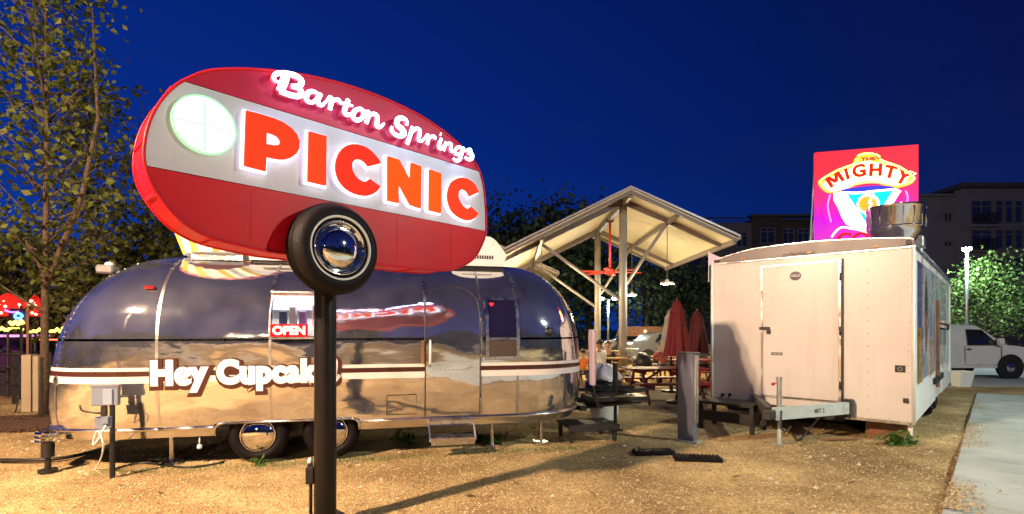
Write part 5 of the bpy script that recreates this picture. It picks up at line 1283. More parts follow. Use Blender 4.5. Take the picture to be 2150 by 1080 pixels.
s.add(vs, [(j*n+i, j*n+(i+1) % n, (j+1)*n+(i+1) % n, (j+1)*n+i) for j in range(4) for i in range(n)]); s.build('rubbish_sack', mat('white_sack', (.62, .55, .62), .4, 0, .1, 9, .4, 20), bn, smooth=True)
# low steel stand on the ground below the tongue
q = gnd(1240, 930)
sd_ = empty('low_stand', (q.x, q.y+.35, 0), TA, 'low dark metal stand on the ground below the trailer tongue', 'stand')
s = MB(); s.box(-.38, .38, -.28, .28, .20, .235, c=.006); s.build('top', M_DARKMET, sd_); s = MB(); s.box(-.385, .385, -.30, -.283, .15, .24); s.build('front_rail', M_DARKMET, sd_)
for x in (-.33, .33):
    for y in (-.24, .24): s = MB(); s.box(x-.025, x+.025, y-.025, y+.025, -.01, .198); s.build('leg', M_DARKMET, sd_)
# black metal step in front of the food trailer
q = K0+SN*(XL+.55)+SD*(-.55)
bs = empty('black_step', (q.x, q.y, 0), ANG, 'black metal step frame in the shadow at the left of the food trailer hitch', 'step')
s = MB(); s.box(-.42, .42, -.3, .3, .40, .44); s.build('tread', M_BLACK, bs); s = MB(); s.box(-.42, .42, -.32, -.303, .14, .30); s.build('kick_plate', M_BLACK, bs)
for x in (-.40, .40):
    for y in (-.28, .28): s = MB(); s.box(x-.03, x+.03, y-.03, y+.03, -.01, .398); s.build('leg', M_BLACK, bs)
# sticks and hose on the ground under the hitch
q = gnd(1755, 925)
for i, (dx_, dy_, rz, L, m, lab) in enumerate(((-.25, .1, .5, .7, M_DARKMET, 'dark iron bar leaning on the gravel under the food trailer hitch'), (.05, -.05, -.1, .55, M_BROWN, 'reddish iron bar lying on the gravel in front of the support board'))):
    r = empty('iron_bar', (q.x+dx_, q.y+dy_, 0), rz, lab, 'bar'); s = MB(); s.tube([(-L/2, 0, .02), (L/2, .1, .02 if i else .30)], .016, 6); s.build('rod', m, r)
# ================================================================== PAVILIONS
M_SOFF = mat('cream_soffit', (.50, .45, .33), .7, 0, .06, 2.5, .1, 20); M_POST = mat('cream_steel_post', (.27, .25, .24), .5, 0, .1, 4, .05); M_RIB = mat('taupe_steel_beam', (.15, .12, .115), .5, 0, .1, 6); M_FASC = mat('metal_fascia', (.32, .29, .33), .4, .3, .1, 5)
def pavilion(label):
    r = empty('pavilion', (0, 0, 0), 0, label, 'pavilion', 'open gable pavilions')
    PK, YF, YB = 3.72, 15.9, 23.2; ZP = 6.03; SL_, SRt = .50, .462
    XE, XW = 7.06, -.95
    zr = lambda x: ZP-(x-PK)*SRt if x > PK else ZP-(PK-x)*SL_
    # roof slopes as boards with thickness, joints recessed
    for side, (xa, xb) in enumerate(((PK, XE), (PK, XW))):
        nb = 6
        for i in range(nb):
            y0 = YF+(YB-YF)*i/nb+.006; y1 = YF+(YB-YF)*(i+1)/nb-.006
            s = MB(); s.add([(xa, y0, zr(xa)), (xb, y0, zr(xb)), (xb, y1, zr(xb)), (xa, y1, zr(xa)), (xa, y0, zr(xa)-.05), (xb, y0, zr(xb)-.05), (xb, y1, zr(xb)-.05), (xa, y1, zr(xa)-.05)], [(0,1,2,3),(7,6,5,4),(0,4,5,1),(1,5,6,2),(2,6,7,3),(3,7,4,0)]); s.build('soffit_panel', M_SOFF, r)
        s = MB(); e_ = .09 if side == 0 else -.09
        s.add([(xa-.0, YF-.05, zr(xa)+.002), (xb+e_, YF-.05, zr(xb)+.002), (xb+e_, YB+.05, zr(xb)+.002), (xa, YB+.05, zr(xa)+.002), (xa, YF-.05, zr(xa)+.07), (xb+e_, YF-.05, zr(xb)+.07), (xb+e_, YB+.05, zr(xb)+.07), (xa, YB+.05, zr(xa)+.07)], [(3,2,1,0),(4,5,6,7),(0,1,5,4),(1,2,6,5),(2,3,7,6),(3,0,4,7)]); s.build('roof_sheet', M_FASC, r)
        for yy in (YF-.02, YF+1.05, YB-1.2, YB-.06):            # rafters under the slope
            dep = .20 if yy in (YF+1.05, YB-1.2) else .13
            s = MB(); s.add([(xa, yy, zr(xa)-.052), (xb, yy, zr(xb)-.052), (xb, yy+.08, zr(xb)-.052), (xa, yy+.08, zr(xa)-.052), (xa, yy, zr(xa)-.052-dep), (xb, yy, zr(xb)-.052-dep*.6), (xb, yy+.08, zr(xb)-.052-dep*.6), (xa, yy+.08, zr(xa)-.052-dep)], [(0,1,2,3),(7,6,5,4),(0,4,5,1),(1,5,6,2),(2,6,7,3),(3,7,4,0)]); s.build('rafter', M_RIB, r)
        s = MB(); s.box(min(xb, xb-e_*1.0), max(xb, xb-e_), YF+.06, YB-.06, zr(xb)-.2, zr(xb)-.055); s.build('eave_beam', M_RIB, r)
        xm = 5.2 if side == 0 else .96
        s = MB(); s.box(xm-.05, xm+.05, YF+.1, YB-.1, zr(xm)-.24, zr(xm)-.10); s.build('purlin', M_RIB, r)
        for yy in (YF+1.1, YB-1.15):
            s = MB(); s.tube([(PK+(.06 if side == 0 else -.06), yy, 3.05 if side == 0 else 2.56), (xm, yy, zr(xm)-.17)], .055, 8); s.build('brace', M_POST, r)
    s = MB(); s.box(PK-.06, PK+.06, YF+.07, YB-.07, ZP-.30, ZP-.06); s.build('ridge_beam', M_RIB, r)
    for yy in (YF+1.1, YB-1.15):
        s = MB(); s.tube([(PK, yy, 0), (PK, yy, ZP-.1)], .135, 14); s.build('post', M_POST, r, smooth=True)
        s = MB(); s.lathe([(.27, 0), (.27, .12), (.2, .3), (.16, .32)], 16, M=Matrix.Translation((PK, yy, 0))); s.build('footing', M_CONC, r, auto=40)
    s = MB(); s.tube([(XE+.06, YF-.04, zr(XE)-.03), (XE+.06, YB+.04, zr(XE)-.03)], .06, 8); s.build('gutter', M_FASC, r, smooth=True)
    return r
pv = pavilion('large open gable pavilion with cream underside on tall posts in the middle')
pv2 = copy_tree(pv); pv2.location = (-4.76, 9.9, 0); pv2['label'] = 'smaller-looking second pavilion behind, its eave tip showing above the silver trailer'
# red ceiling fan under the ridge
fan = empty('ceiling_fan', (3.75, 19.4, 3.8), 0, 'large red ceiling fan hanging below the pavilion ridge', 'ceiling fan')
M_FAN = mat('fan_red', (.55, .03, .015), .4, 0, .1, 5)
s = MB(); s.tube([(0, 0, .1), (0, 0, 1.95)], .045, 8); s.build('down_rod', M_FAN, fan, smooth=True); s = MB(); s.lathe([(0, .14), (.12, .12), (.2, .04), (.2, -.06), (.1, -.12), (0, -.12)], 20); s.build('motor', M_FAN, fan, smooth=True)
s = MB(); s.lathe([(.12, 1.9), (.16, 2.0)], 12); s.build('ceiling_mount', M_DARKMET, fan)
for i in range(6):
    s = MB(); s.box(.18, 1.25, -.08, .08, -.02, .005, M=Matrix.Rotation(i*pi/3+.2, 4, 'Z') @ Matrix.Rotation(.2, 4, 'X')); s.build('blade', M_FAN, fan)
# pendant lamps
M_LAMP = emis('pendant_glow', (1, .86, .55), 9)
def pendant(x, y, z, ztop, lab, power):
    r = empty('pendant_lamp', (x, y, z), 0, lab, 'pendant lamp', 'pendant lamps under the pavilion')
    s = MB(); s.tube([(0, 0, .06), (0, 0, ztop-z)], .014, 6); s.build('rod', M_RIB, r)
    s = MB(); s.lathe([(0, .12), (.05, .12), (.07, .05), (.22, .03), (.23, -.03), (.21, -.03)], 20); s.build('lamp_shade', M_WHITEPL, r, auto=50)
    s = MB(); s.lathe([(0, -.035), (.2, -.032)], 20); s.build('diffuser', M_LAMP, r)
    l = bpy.data.lights.new('pendant_light', 'POINT'); l.energy = power; l.color = (1, .80, .44); l.shadow_soft_size = .12
    lo = bpy.data.objects.new('pendant_light', l); lo.location = (0, 0, -.2); COL.objects.link(lo); lo.parent = r
pendant(5.2, 17.0, 3.15, 5.1, 'white pendant lamp hanging from the right front of the pavilion roof', 560)
pendant(5.2, 22.0, 3.1, 5.1, 'white pendant lamp hanging from the rear of the pavilion, seen behind the front post', 560)
pendant(1.0, 17.0, 3.1, 4.4, 'white pendant lamp under the left slope of the pavilion, behind the silver trailer', 700)
pendant(1.0, 22.0, 3.1, 4.4, 'white pendant lamp at the left rear of the pavilion, behind the silver trailer', 700)
# ------------------------------------------------------------------ people
M_SKIN = mat('skin', (.42, .23, .15), .5, 0, .1, 10); M_HAIRD = mat('dark_hair', (.03, .018, .012), .6, 0, .3, 20)
def skinned(name, chains, m, parent, sub=1):
    """chains: {joint: (pos, radius)}, edges; grown with a skin modifier"""
    js, es = chains; names = list(js)
    me = bpy.data.meshes.new(name); me.from_pydata([js[n][0] for n in names], [(names.index(a), names.index(b)) for a, b in es], [])
    me.materials.append(m); o = bpy.data.objects.new(name, me); COL.objects.link(o); o.parent = parent
    md = o.modifiers.new('skin', 'SKIN'); md.use_smooth_shade = True
    for i, n in enumerate(names):
        v = me.skin_vertices[0].data[i]; v.radius = (js[n][1], js[n][1]); v.use_root = (i == 0)
    sb = o.modifiers.new('sub', 'SUBSURF'); sb.levels = sub; sb.render_levels = sub
    return o
def person(label, loc, rz, sc, shirt, trousers, hair, pose='sit', group='people at the pavilion tables'):
    r = empty('person', loc, rz, label, 'person', group); r.scale = (sc, sc, sc)
    if pose == 'sit': hp, kn, ft_ = .47, Vector((0, -.42, .50)), Vector((0, -.40, .07))
    else: hp, kn, ft_ = .90, Vector((0, -.03, .48)), Vector((0, .03, .07))
    lean = Vector((0, -.12, 0)) if pose == 'sit' else Vector((0, -.05, 0))
    ch = Vector((0, 0, hp+.38))+lean; nk = Vector((0, 0, hp+.53))+lean*1.3
    J = {'pelvis': (Vector((0, 0, hp+.02)), .115), 'waist': (Vector((0, 0, hp+.18))+lean*.4, .105), 'chest': (ch, .125), 'neck': (nk, .05), 'head0': (nk+Vector((0, -.01, .09)), .075), 'head1': (nk+Vector((0, -.02, .19)), .085), 'head2': (nk+Vector((0, -.01, .26)), .05)}
    E = [('pelvis','waist'),('waist','chest'),('chest','neck'),('neck','head0'),('head0','head1'),('head1','head2')]
    for sx, nm in ((-1, 'l'), (1, 'r')):
        sh = ch+Vector((sx*.17, 0, .07)); el_ = sh+Vector((sx*.06, -.10, -.26)); wr = el_+Vector((-sx*.05, -.22, .03)) if pose == 'sit' else el_+Vector((-sx*.02, -.18, -.08))
        J[nm+'s'] = (sh, .062); J[nm+'e'] = (el_, .044); J[nm+'w'] = (wr, .032); J[nm+'h'] = (wr+Vector((0, -.08, 0)), .036); J[nm+'f'] = (wr+Vector((0, -.16, -.02)), .018)
        E += [('chest', nm+'s'), (nm+'s', nm+'e'), (nm+'e', nm+'w'), (nm+'w', nm+'h'), (nm+'h', nm+'f')]
        hx = Vector((sx*.10, 0, hp-.0)); k_ = Vector((sx*.12, kn.y, kn.z)); a = Vector((sx*.12, ft_.y, ft_.z))
        J[nm+'hip'] = (hx, .09); J[nm+'k'] = (k_, .06); J[nm+'a'] = (a, .04); J[nm+'t'] = (a+Vector((0, -.15, -.035)), .035)
        E += [('pelvis', nm+'hip'), (nm+'hip', nm+'k'), (nm+'k', nm+'a'), (nm+'a', nm+'t')]
    body = skinned('body', (J, E), M_SKIN, r)
    T = {k: (J[k][0], J[k][1]+.018) for k in ('pelvis', 'waist', 'chest', 'ls', 'rs')}
    for nm in 'lr': T[nm+'m'] = (J[nm+'s'][0].lerp(J[nm+'e'][0], .7), .068)
    skinned('shirt', (T, [('pelvis','waist'),('waist','chest'),('chest','ls'),('chest','rs'),('ls','lm'),('rs','rm')]), shirt, r)
    T = {'pelvis': (J['pelvis'][0]-Vector((0, 0, .03)), .128)}
    for nm in 'lr': T[nm+'hip'] = (J[nm+'hip'][0], .102); T[nm+'k'] = (J[nm+'k'][0], .074)
    skinned('trousers', (T, [('pelvis','lhip'),('lhip','lk'),('pelvis','rhip'),('rhip','rk')]), trousers, r)
    hc = nk+Vector((0, .005, .19)); s = MB()
    s.lathe([(.098*cos(q), .115*sin(q)) for q in [-.25+i*(pi/2+.25)/7 for i in range(8)]], 16, M=Matrix.Translation(hc+Vector((0, .02, .02)))); s.build('hair', hair, r, smooth=True)
    s = MB(); c_ = nk+Vector((0, -.105, .15)); s.add([c_+Vector((0, -.02, -.015)), c_+Vector((-.014, .005, -.02)), c_+Vector((.014, .005, -.02)), c_+Vector((0, .0, .03))], [(0,1,3),(0,3,2),(0,2,1)]); s.build('nose', M_SKIN, r)
    s = MB()
    for sx in (-1, 1): s.lathe([(0, .012), (.010, .006), (.012, 0)], 8, M=Matrix.Translation(nk+Vector((sx*.034, -.098, .175))) @ Matrix.Rotation(pi/2, 4, 'X'))
    s.build('eyes', M_HAIRD, r)
    s = MB(); c_ = nk+Vector((0, -.102, .10)); s.box(c_.x-.022, c_.x+.022, c_.y-.006, c_.y+.004, c_.z-.004, c_.z+.004); s.build('mouth', mat('lip', (.3, .08, .07), .5), r)
    s = MB()
    for sx in (-1, 1): s.lathe([(0, .02), (.022, .012), (.026, 0)], 8, M=Matrix.Translation(nk+Vector((sx*.082, -.005, .16))) @ Matrix.Rotation(sx*pi/2, 4, 'Y'))
    s.build('ears', M_SKIN, r, smooth=True)
    return r
C = lambda n, c: mat(n, c, .8, 0, .12, 8, .1, 30)
person('adult in white T-shirt and khaki shorts sitting at a pavilion table behind the rubbish bin', (2.60, 14.55, 0), pi+.5, 1.0, C('white_tshirt', (.72, .72, .68)), C('khaki_cloth', (.35, .27, .15)), M_HAIRD)
person('child in bright orange shirt sitting left of the adult in the white T-shirt', (2.05, 14.7, .0), pi-.3, .78, C('orange_shirt', (.75, .20, .03)), C('blue_shorts', (.06, .08, .16)), M_HAIRD)
person('person in tan top at the far side of the table, behind the orange-shirted child', (1.95, 16.1, 0), .3, .9, C('tan_top', (.45, .30, .16)), C('brown_trousers', (.12, .08, .05)), mat('fair_hair', (.30, .18, .07), .6))
person('person in dark top sitting beside the thick front post of the pavilion', (3.05, 16.1, 0), -.2, .95, C('dark_top', (.05, .045, .06)), C('grey_trousers', (.12, .12, .13)), M_HAIRD)
person('person in yellow top sitting at the table right of the front post', (5.2, 16.95, 0), .2, .92, C('yellow_top', (.5, .32, .06)), C('dark_trousers', (.05, .05, .06)), M_HAIRD)
person('person in grey top with back turned at the table right of the front post', (5.8, 15.4, 0), pi+.2, .95, C('grey_top', (.2, .2, .22)), C('black_trousers', (.02, .02, .022)), M_HAIRD)
for x, y, rz, sc, cs_, ct_, lab in ((4.6, 15.45, pi+.2, .95, (.30, .08, .07), (.06, .07, .12), 'person in dull red top at the table just right of the front post'),
        (6.1, 18.75, pi, .95, (.12, .16, .25), (.05, .05, .06), 'person in blue top sitting with back turned behind the closed umbrellas'),
        (3.4, 21.2, .1, .95, (.55, .50, .42), (.10, .09, .08), 'person in cream top at the rear table between the pavilion posts'),
        (4.4, 19.75, pi+.1, .9, (.10, .20, .12), (.06, .06, .07), 'person in dark green top with back turned at the rear table between the pavilion posts')):
    person(lab, (x, y, 0), rz, sc, C('top_cloth', cs_), C('leg_cloth', ct_), M_HAIRD)
# pushchair
q = gnd(1350, 792); q = Vector((q.x+.05, 15.0, 0)); q.x = (1350-CX)/F*15
pc = empty('pushchair', q, R(25), 'dark pushchair with rounded hood standing right of the front pavilion post', 'pushchair')
s = MB(); s.lathe([(.30*cos(a), .30*sin(a)) for a in [i*pi/2/8 for i in range(9)]], 20, M=Matrix.Translation((0, .05, .62)) @ Matrix.Rotation(.5, 4, 'X')); s.build('hood', M_BLACK, pc, smooth=True)
s = MB(); s.box(-.22, .22, -.25, .25, .36, .56, c=.05); s.build('seat', C('pushchair_cloth', (.03, .03, .035)), pc)
s = MB()
for x in (-.25, .25): s.tube([(x, -.40, .10), (x, .1, .6), (x, .5, 1.0)], .014, 6); s.tube([(x, .38, .12), (x, .1, .6)], .014, 6)
s.tube([(-.25, .5, 1.0), (.25, .5, 1.0)], .018, 6); s.build('frame', M_GALV, pc)
for x in (-.27, .27):
    for y in (-.40, .38): s = MB(); s.lathe([(.10, -.02), (.12, -.01), (.12, .01), (.10, .02), (0, .02)], 18, M=Matrix.Translation((x, y, .12)) @ Matrix.Rotation(pi/2, 4, 'Y')); s.build('wheel', M_RUBBER, pc, auto=50)
# ------------------------------------------------------------------ vehicles
def car(name, label, loc, rz, L, W, H, prof, glass, paint, wheels, wr, group=None, cat='car', seats=True, head=None):
    """prof: side outline (x,z) nose at +x; glass: list of side-window polygons"""
    r = empty(name, loc, rz, label, cat, group)
    P_ = catmull(prof, 3); s = MB(); k_ = len(P_)
    secs = [(-W/2, .93), (-W/2+.05, 1.0), (-W/2+.14, 1.0), (W/2-.14, 1.0), (W/2-.05, 1.0), (W/2, .93)]
    vs = []; zc = H*.42
    for yi, (yy, f) in enumerate(secs):
        for x, z in P_:
            tum = max(0, (z-H*.55)/(H*.45))                     # cabin leans in towards the roof
            yv = yy*(1-.16*tum); vs.append((x*(1 if f == 1 else .985), yv, zc+(z-zc)*(1 if f == 1 else .97)))
    fs = [(a*k_+i, a*k_+(i+1) % k_, (a+1)*k_+(i+1) % k_, (a+1)*k_+i) for a in range(len(secs)-1) for i in range(k_)]
    fs += [tuple(range(k_-1, -1, -1)), tuple((len(secs)-1)*k_+i for i in range(k_))]
    s.add(vs, fs); s.build('body', paint, r, auto=35)
    for sy in (-1, 1):
        for gp in glass:
            q = MB(); fr = MB(); f0 = []
            def sp_(x, z, d): tum = max(0, (z-H*.55)/(H*.45)); return (x, sy*(W/2*(1-.16*tum)+d), z)
            q.prism(gp, lambda a, b, d: sp_(a, b, d), -.02, .012); wi = q.build('side_window', M_GLASSD, r)
            pts = [sp_(a, b, .010) for a, b in gp]; fr.tube(pts+[pts[0]], .012, 5); fr.build('window_seal', M_BLACK, wi)
        for i, xw in enumerate(wheels):
            wh = empty('wheel', (0, 0, 0)); wh.parent = r
            M_ = Matrix.Translation((xw, sy*(W/2-.19), wr)) @ Matrix.Rotation(-sy*pi/2, 4, 'X')
            wheel_parts(wh, M_, wr, .205, wr*.42, white=False)
            s = MB(); s.lathe([(wr*1.16, 0), (wr*1.16, .01), (0, .01)], 28, M=Matrix.Translation((xw, sy*(W/2+.002), wr+.02)) @ Matrix.Rotation(-sy*pi/2, 4, 'X')); s.build('wheel_arch', M_BLACK, r)
    return r
vp = [(-2.55, .42), (-2.58, 1.0), (-2.52, 1.60), (-2.35, 1.74), (0, 1.76), (.45, 1.74), (.62, 1.66), (1.32, 1.14), (1.60, 1.08), (2.15, .98), (2.34, .84), (2.38, .48), (2.28, .36), (0, .34), (-2.4, .34)]
q = at(2116, 795, 16.5)
M_VAN = mat('van_white_paint', (.62, .58, .60), .3, 0, .03, 3, coat=.4)
van = car('white_van', 'white van parked on the driveway beyond the food trailer, its cab facing right', (q.x-1.45, 17.35, 0), R(-2), 5, 1.85, 1.76, vp,
    [[(.14, 1.10), (1.10, 1.10), (.62, 1.58), (.14, 1.60)], [(-1.6, 1.10), (-.62, 1.10), (-.62, 1.60), (-1.6, 1.60)]], M_VAN, (1.45, -1.6), .36, cat='van')
s = MB(); W2 = .925
for x in (.03, 1.18): s.box(x-.006, x+.006, -W2-.003, -W2+.01, .46, 1.07)
s.box(.03, 1.18, -W2-.003, -W2+.01, .44, .452); s.build('door_gap', M_BLACK, van)
s = MB(); s.box(.10, .22, -W2-.03, -W2+.01, .94, .985, c=.008); s.build('door_handle', M_BLACK, van)
s = MB(); s.box(.98, 1.12, -W2-.20, -W2-.02, 1.10, 1.32, c=.03); s.build('wing_mirror', M_VAN, van)
s = MB(); s.box(2.28, 2.37, -.86, -.5, .66, .86, c=.03); s.build('headlight', M_CHROME, van); s = MB(); s.box(2.28, 2.37, .5, .86, .66, .86, c=.03); s.build('headlight', M_CHROME, van)
s = MB(); s.prism([(.66, 1.63), (1.30, 1.16)], lambda a, b, d: (a, d, b), -.8, .8)
s = MB(); s.add([(.70, -.70, 1.62), (.70, .70, 1.62), (1.34, .82, 1.15), (1.34, -.82, 1.15)], [(0,1,2,3)]); s.build('windscreen', M_GLASSD, van)
cp_ = [(-2.1, .45), (-2.15, .8), (-1.95, .98), (-1.4, 1.05), (-.85, 1.42), (.2, 1.45), (.95, 1.02), (1.8, .9), (2.1, .72), (2.12, .42), (1.9, .3), (0, .27), (-1.9, .3)]
cgl = [[(-.95, 1.03), (-.12, 1.03), (-.12, 1.36), (-.72, 1.37)], [(-.04, 1.03), (.72, 1.03), (.22, 1.35), (-.04, 1.36)]]
for (px, Y, rz, paint, lab) in ((12, 13.6, 10, mat('car_dark_violet', (.06, .02, .07), .2, 0, .1, 4, coat=.6), 'dark violet car at the far left under the lit red parasols'), (125, 14.2, -15, mat('car_black', (.012, .012, .014), .18, 0, .1, 4, coat=.6), 'black car seen between the young tree and the silver trailer')):
    q = at(px, 692, Y); car('parked_car', lab, (q.x, Y, 0), R(rz), 4.3, 1.75, 1.45, cp_, cgl, paint, (1.3, -1.3), .32, 'cars parked at the left')
q = at(1400, 692, 24); car('parked_car', 'pale car far off under the trees behind the closed umbrellas', (q.x, 24, 0), R(8), 4.3, 1.75, 1.45, cp_, cgl, mat('car_silver', (.10, .10, .11), .4, .0, .05, 3, coat=.4), (1.3, -1.3), .32, 'cars parked behind the pavilion')
q = at(1340, 692, 29); car('parked_car', 'dark car far off between the front pavilion post and the umbrellas', (q.x, 29, 0), R(-5), 4.3, 1.75, 1.45, cp_, cgl, mat('car_grey', (.05, .05, .06), .2, 0, .1, 4, coat=.6), (1.3, -1.3), .32, 'cars parked behind the pavilion')
q = at(1345, 692, 27); aw = empty('food_stall', (q.x, 27, 0), 0, 'small brown-roofed food stall far behind the pavilion', 'stall')
s = MB(); s.box(-1, 1, -.5, .5, 0, 1.0); s.build('counter', M_BROWN, aw); s = MB(); s.prism([(-1.2, 1.25), (1.2, 1.25), (1.0, 1.75), (-1.0, 1.75)], lambda a, b, d: (a, d, b), -.7, .6); s.build('roof', M_BROWN, aw); s = MB(); s.lathe([(0, .1), (.1, 0), (0, -.1)], 12, M=Matrix.Translation((.05, -.75, 1.5))); s.build('bulb', emis('stall_bulb', (1, .4, .25), 3), aw)
for x in (-.95, .95): s = MB(); s.box(x-.04, x+.04, -.45, -.37, 1.001, 1.249); s.build('post', M_BROWN, aw)
# ------------------------------------------------------------------ street lamps
def street_lamp(label, loc, h, heads, power, col, group=None, gl=60, r_=.14, soft=.16, arm=0.0):
    r = empty('street_lamp', loc, 0, label, 'street lamp', group)
    s = MB(); s.tube([(0, 0, 0), (0, 0, h-.05)], [.085, .06], 10); s.build('pole', M_DARKMET if h > 6 else M_GALV, r, smooth=True)
    s = MB(); s.lathe([(.22, 0), (.22, .35), (.1, .4)], 14); s.build('footing', M_CONC, r, auto=40)
    for dx_ in heads:
        s = MB(); s.lathe([(0, .10), (.10, .09), (.20, .03), (.21, .0), (.19, .0)], 18, M=Matrix.Translation((dx_, 0, h+.02))); hd = s.build('lamp_head', M_DARKMET, r, auto=50)
        s = MB(); s.lathe([(0, -.16), (.08, -.15), (.16, -.09), (.185, .0)], 16, M=Matrix.Translation((dx_, 0, h+.018))); s.build('lens', emis('lens_%s' % label[:12].replace(' ', '_'), col, gl), hd, smooth=True)
        if abs(dx_) > .01: s = MB(); s.tube([(0, 0, h-.1), (dx_, 0, h+.03)], .03, 6); s.build('arm', M_DARKMET, r)
        hz_l = .24; l = bpy.data.lights.new('lamp_light', 'POINT'); l.energy = power/len(heads); l.color = col; l.shadow_soft_size = soft
        lo = bpy.data.objects.new('lamp_light', l); lo.location = (dx_, 0, h-hz_l-soft); COL.objects.link(lo); lo.parent = r
    return r
street_lamp('warm sodium street lamp standing left of the gravel lot', (-6.8, -.4, 0), 6.4, (0,), P_SODIUM, C_SODIUM, soft=.10, gl=120)
street_lamp('cool white street lamp on the pavement at the near right', (10.6, 1.4, 0), 6.9, (0,), P_WHITE, C_WHITE, soft=.12, gl=120)
q = at(2030, 522, 24.2); street_lamp('bright white street lamp above the lit green tree', (q.x, q.y, 0), q.z, (0,), 2400, (.78, 1, .90), gl=220, soft=.15)
q = at(1277, 626, 31); street_lamp('twin-headed white street lamp far behind the pavilion posts', (q.x, q.y, 0), q.z, (-.42, .42), 420, (.8, 1, .95), gl=70, soft=.1)
street_lamp('warm street lamp far behind the viewer at the end of the lot', (-3.0, -21, 0), 6.6, (0,), 9000, (1.0, .74, .46), soft=.10, gl=120)
# ------------------------------------------------------------------ far left: lit stall, parasols, fence
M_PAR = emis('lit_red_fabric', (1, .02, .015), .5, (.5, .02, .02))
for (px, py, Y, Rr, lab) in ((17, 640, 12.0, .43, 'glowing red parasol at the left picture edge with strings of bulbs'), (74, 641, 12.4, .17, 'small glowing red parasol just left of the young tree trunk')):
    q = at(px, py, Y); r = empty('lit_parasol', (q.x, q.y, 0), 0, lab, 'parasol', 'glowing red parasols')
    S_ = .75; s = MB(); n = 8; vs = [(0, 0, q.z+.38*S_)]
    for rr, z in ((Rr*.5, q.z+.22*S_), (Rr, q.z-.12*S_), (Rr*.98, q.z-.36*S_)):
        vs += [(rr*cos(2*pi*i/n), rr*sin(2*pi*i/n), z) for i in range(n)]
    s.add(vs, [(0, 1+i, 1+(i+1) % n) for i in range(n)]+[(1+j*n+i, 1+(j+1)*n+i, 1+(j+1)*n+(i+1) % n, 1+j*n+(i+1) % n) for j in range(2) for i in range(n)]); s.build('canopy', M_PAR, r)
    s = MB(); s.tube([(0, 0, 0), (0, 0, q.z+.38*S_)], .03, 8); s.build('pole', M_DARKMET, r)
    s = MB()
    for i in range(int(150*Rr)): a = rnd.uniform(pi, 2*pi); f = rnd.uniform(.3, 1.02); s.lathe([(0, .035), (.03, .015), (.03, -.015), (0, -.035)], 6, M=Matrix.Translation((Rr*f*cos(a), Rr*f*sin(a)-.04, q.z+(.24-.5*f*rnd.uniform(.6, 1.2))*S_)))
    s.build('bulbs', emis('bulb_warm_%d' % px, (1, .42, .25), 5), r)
q = at(40, 660, 11.6); nb = empty('neon_bar_sign', (q.x, q.y, 0), 0, 'small blue, violet and yellow neon sign below the glowing red parasols', 'neon sign')
z = q.z; k_ = 11.6/F
s = MB(); s.tube([(0, .05, 0), (0, .05, z+.2)], .03, 6); s.box(-22*k_, 16*k_, .0, .04, z-28*k_, z+12*k_); s.build('board', M_BLACK, nb)
tub = lambda pts, m, rr=.018: MB().tube([(a*k_, -.04, z+b*k_) for a, b in catmull(pts, 4, False)], rr, 6).build('neon_tube', m, nb, smooth=True)
tub([(-26, 8), (-12, 4), (2, 5)], emis('neon_violet', (.45, .10, 1), 5)); tub([(-6, -3), (2, 2), (10, -3), (4, -9), (-6, -6)], emis('neon_blue', (.08, .25, 1), 5), .028); tub([(-16, -16), (-10, -22), (-4, -15), (2, -22), (8, -14), (12, -20)], emis('neon_yellow', (1, .75, .12), 4), .034)
for (pa, pb, py, Y, m, lab) in ((-8, 46, 692, 11.7, (.85, .9, .12), 'row of yellow-green bulbs along the left stall edge, left of the support post'), (64, 145, 695, 12.0, (.95, .8, .12), 'row of yellow bulbs between the young tree and the silver trailer')):
    a, b = at(pa, py, Y), at(pb, py-3, Y); r = empty('bulb_string', (a.x, a.y, a.z), 0, lab, 'string lights', 'strings of yellow bulbs'); s = MB(); n = int((pb-pa)/6)
    s2 = MB()
    for i in range(n+1): p = (b-a)*(i/n); p.z += .04*rnd.uniform(-1, 1); s2.lathe([(0, .045), (.036, .012), (.036, -.012), (0, -.045)], 8, M=Matrix.Translation(p))
    s.tube([(0, 0, .08), (b-a)+Vector((0, 0, .08))], .012, 5); s.tube([(0, 0, -a.z), (0, 0, .1)], .025, 5); s.tube([(b-a)+Vector((0, 0, -b.z)), (b-a)+Vector((0, 0, .1))], .025, 5); s.build('cable', M_BLACK, r); s2.build('bulb', emis('bulb_%d' % pa, m, 3.5), r)
q = at(40, 712, 12.2); cs = empty('stall_counter', (q.x, 12.2, 0), 0, 'low violet-lit stall counter with a pale awning edge at the far left', 'counter')
s = MB(); s.box(-1.4, 1.3, 0, .5, 0, .70); s.build('front', C('counter_violet', (.03, .018, .035)), cs); s = MB(); s.box(-1.5, .2, -.2, .6, 1.42, 1.47); s.build('awning_edge', emis('violet_tube', (.75, .35, .9), .9), cs)
for x in (-1.4, .15): s = MB(); s.box(x-.03, x+.03, .1, .16, .701, 1.419); s.build('post', M_DARKMET, cs)
s = MB(); s.box(.25, 1.25, -.05, .0, 1.34, 1.37); s.build('red_tube', emis('red_tube', (1, .15, .08), 2.5), cs)
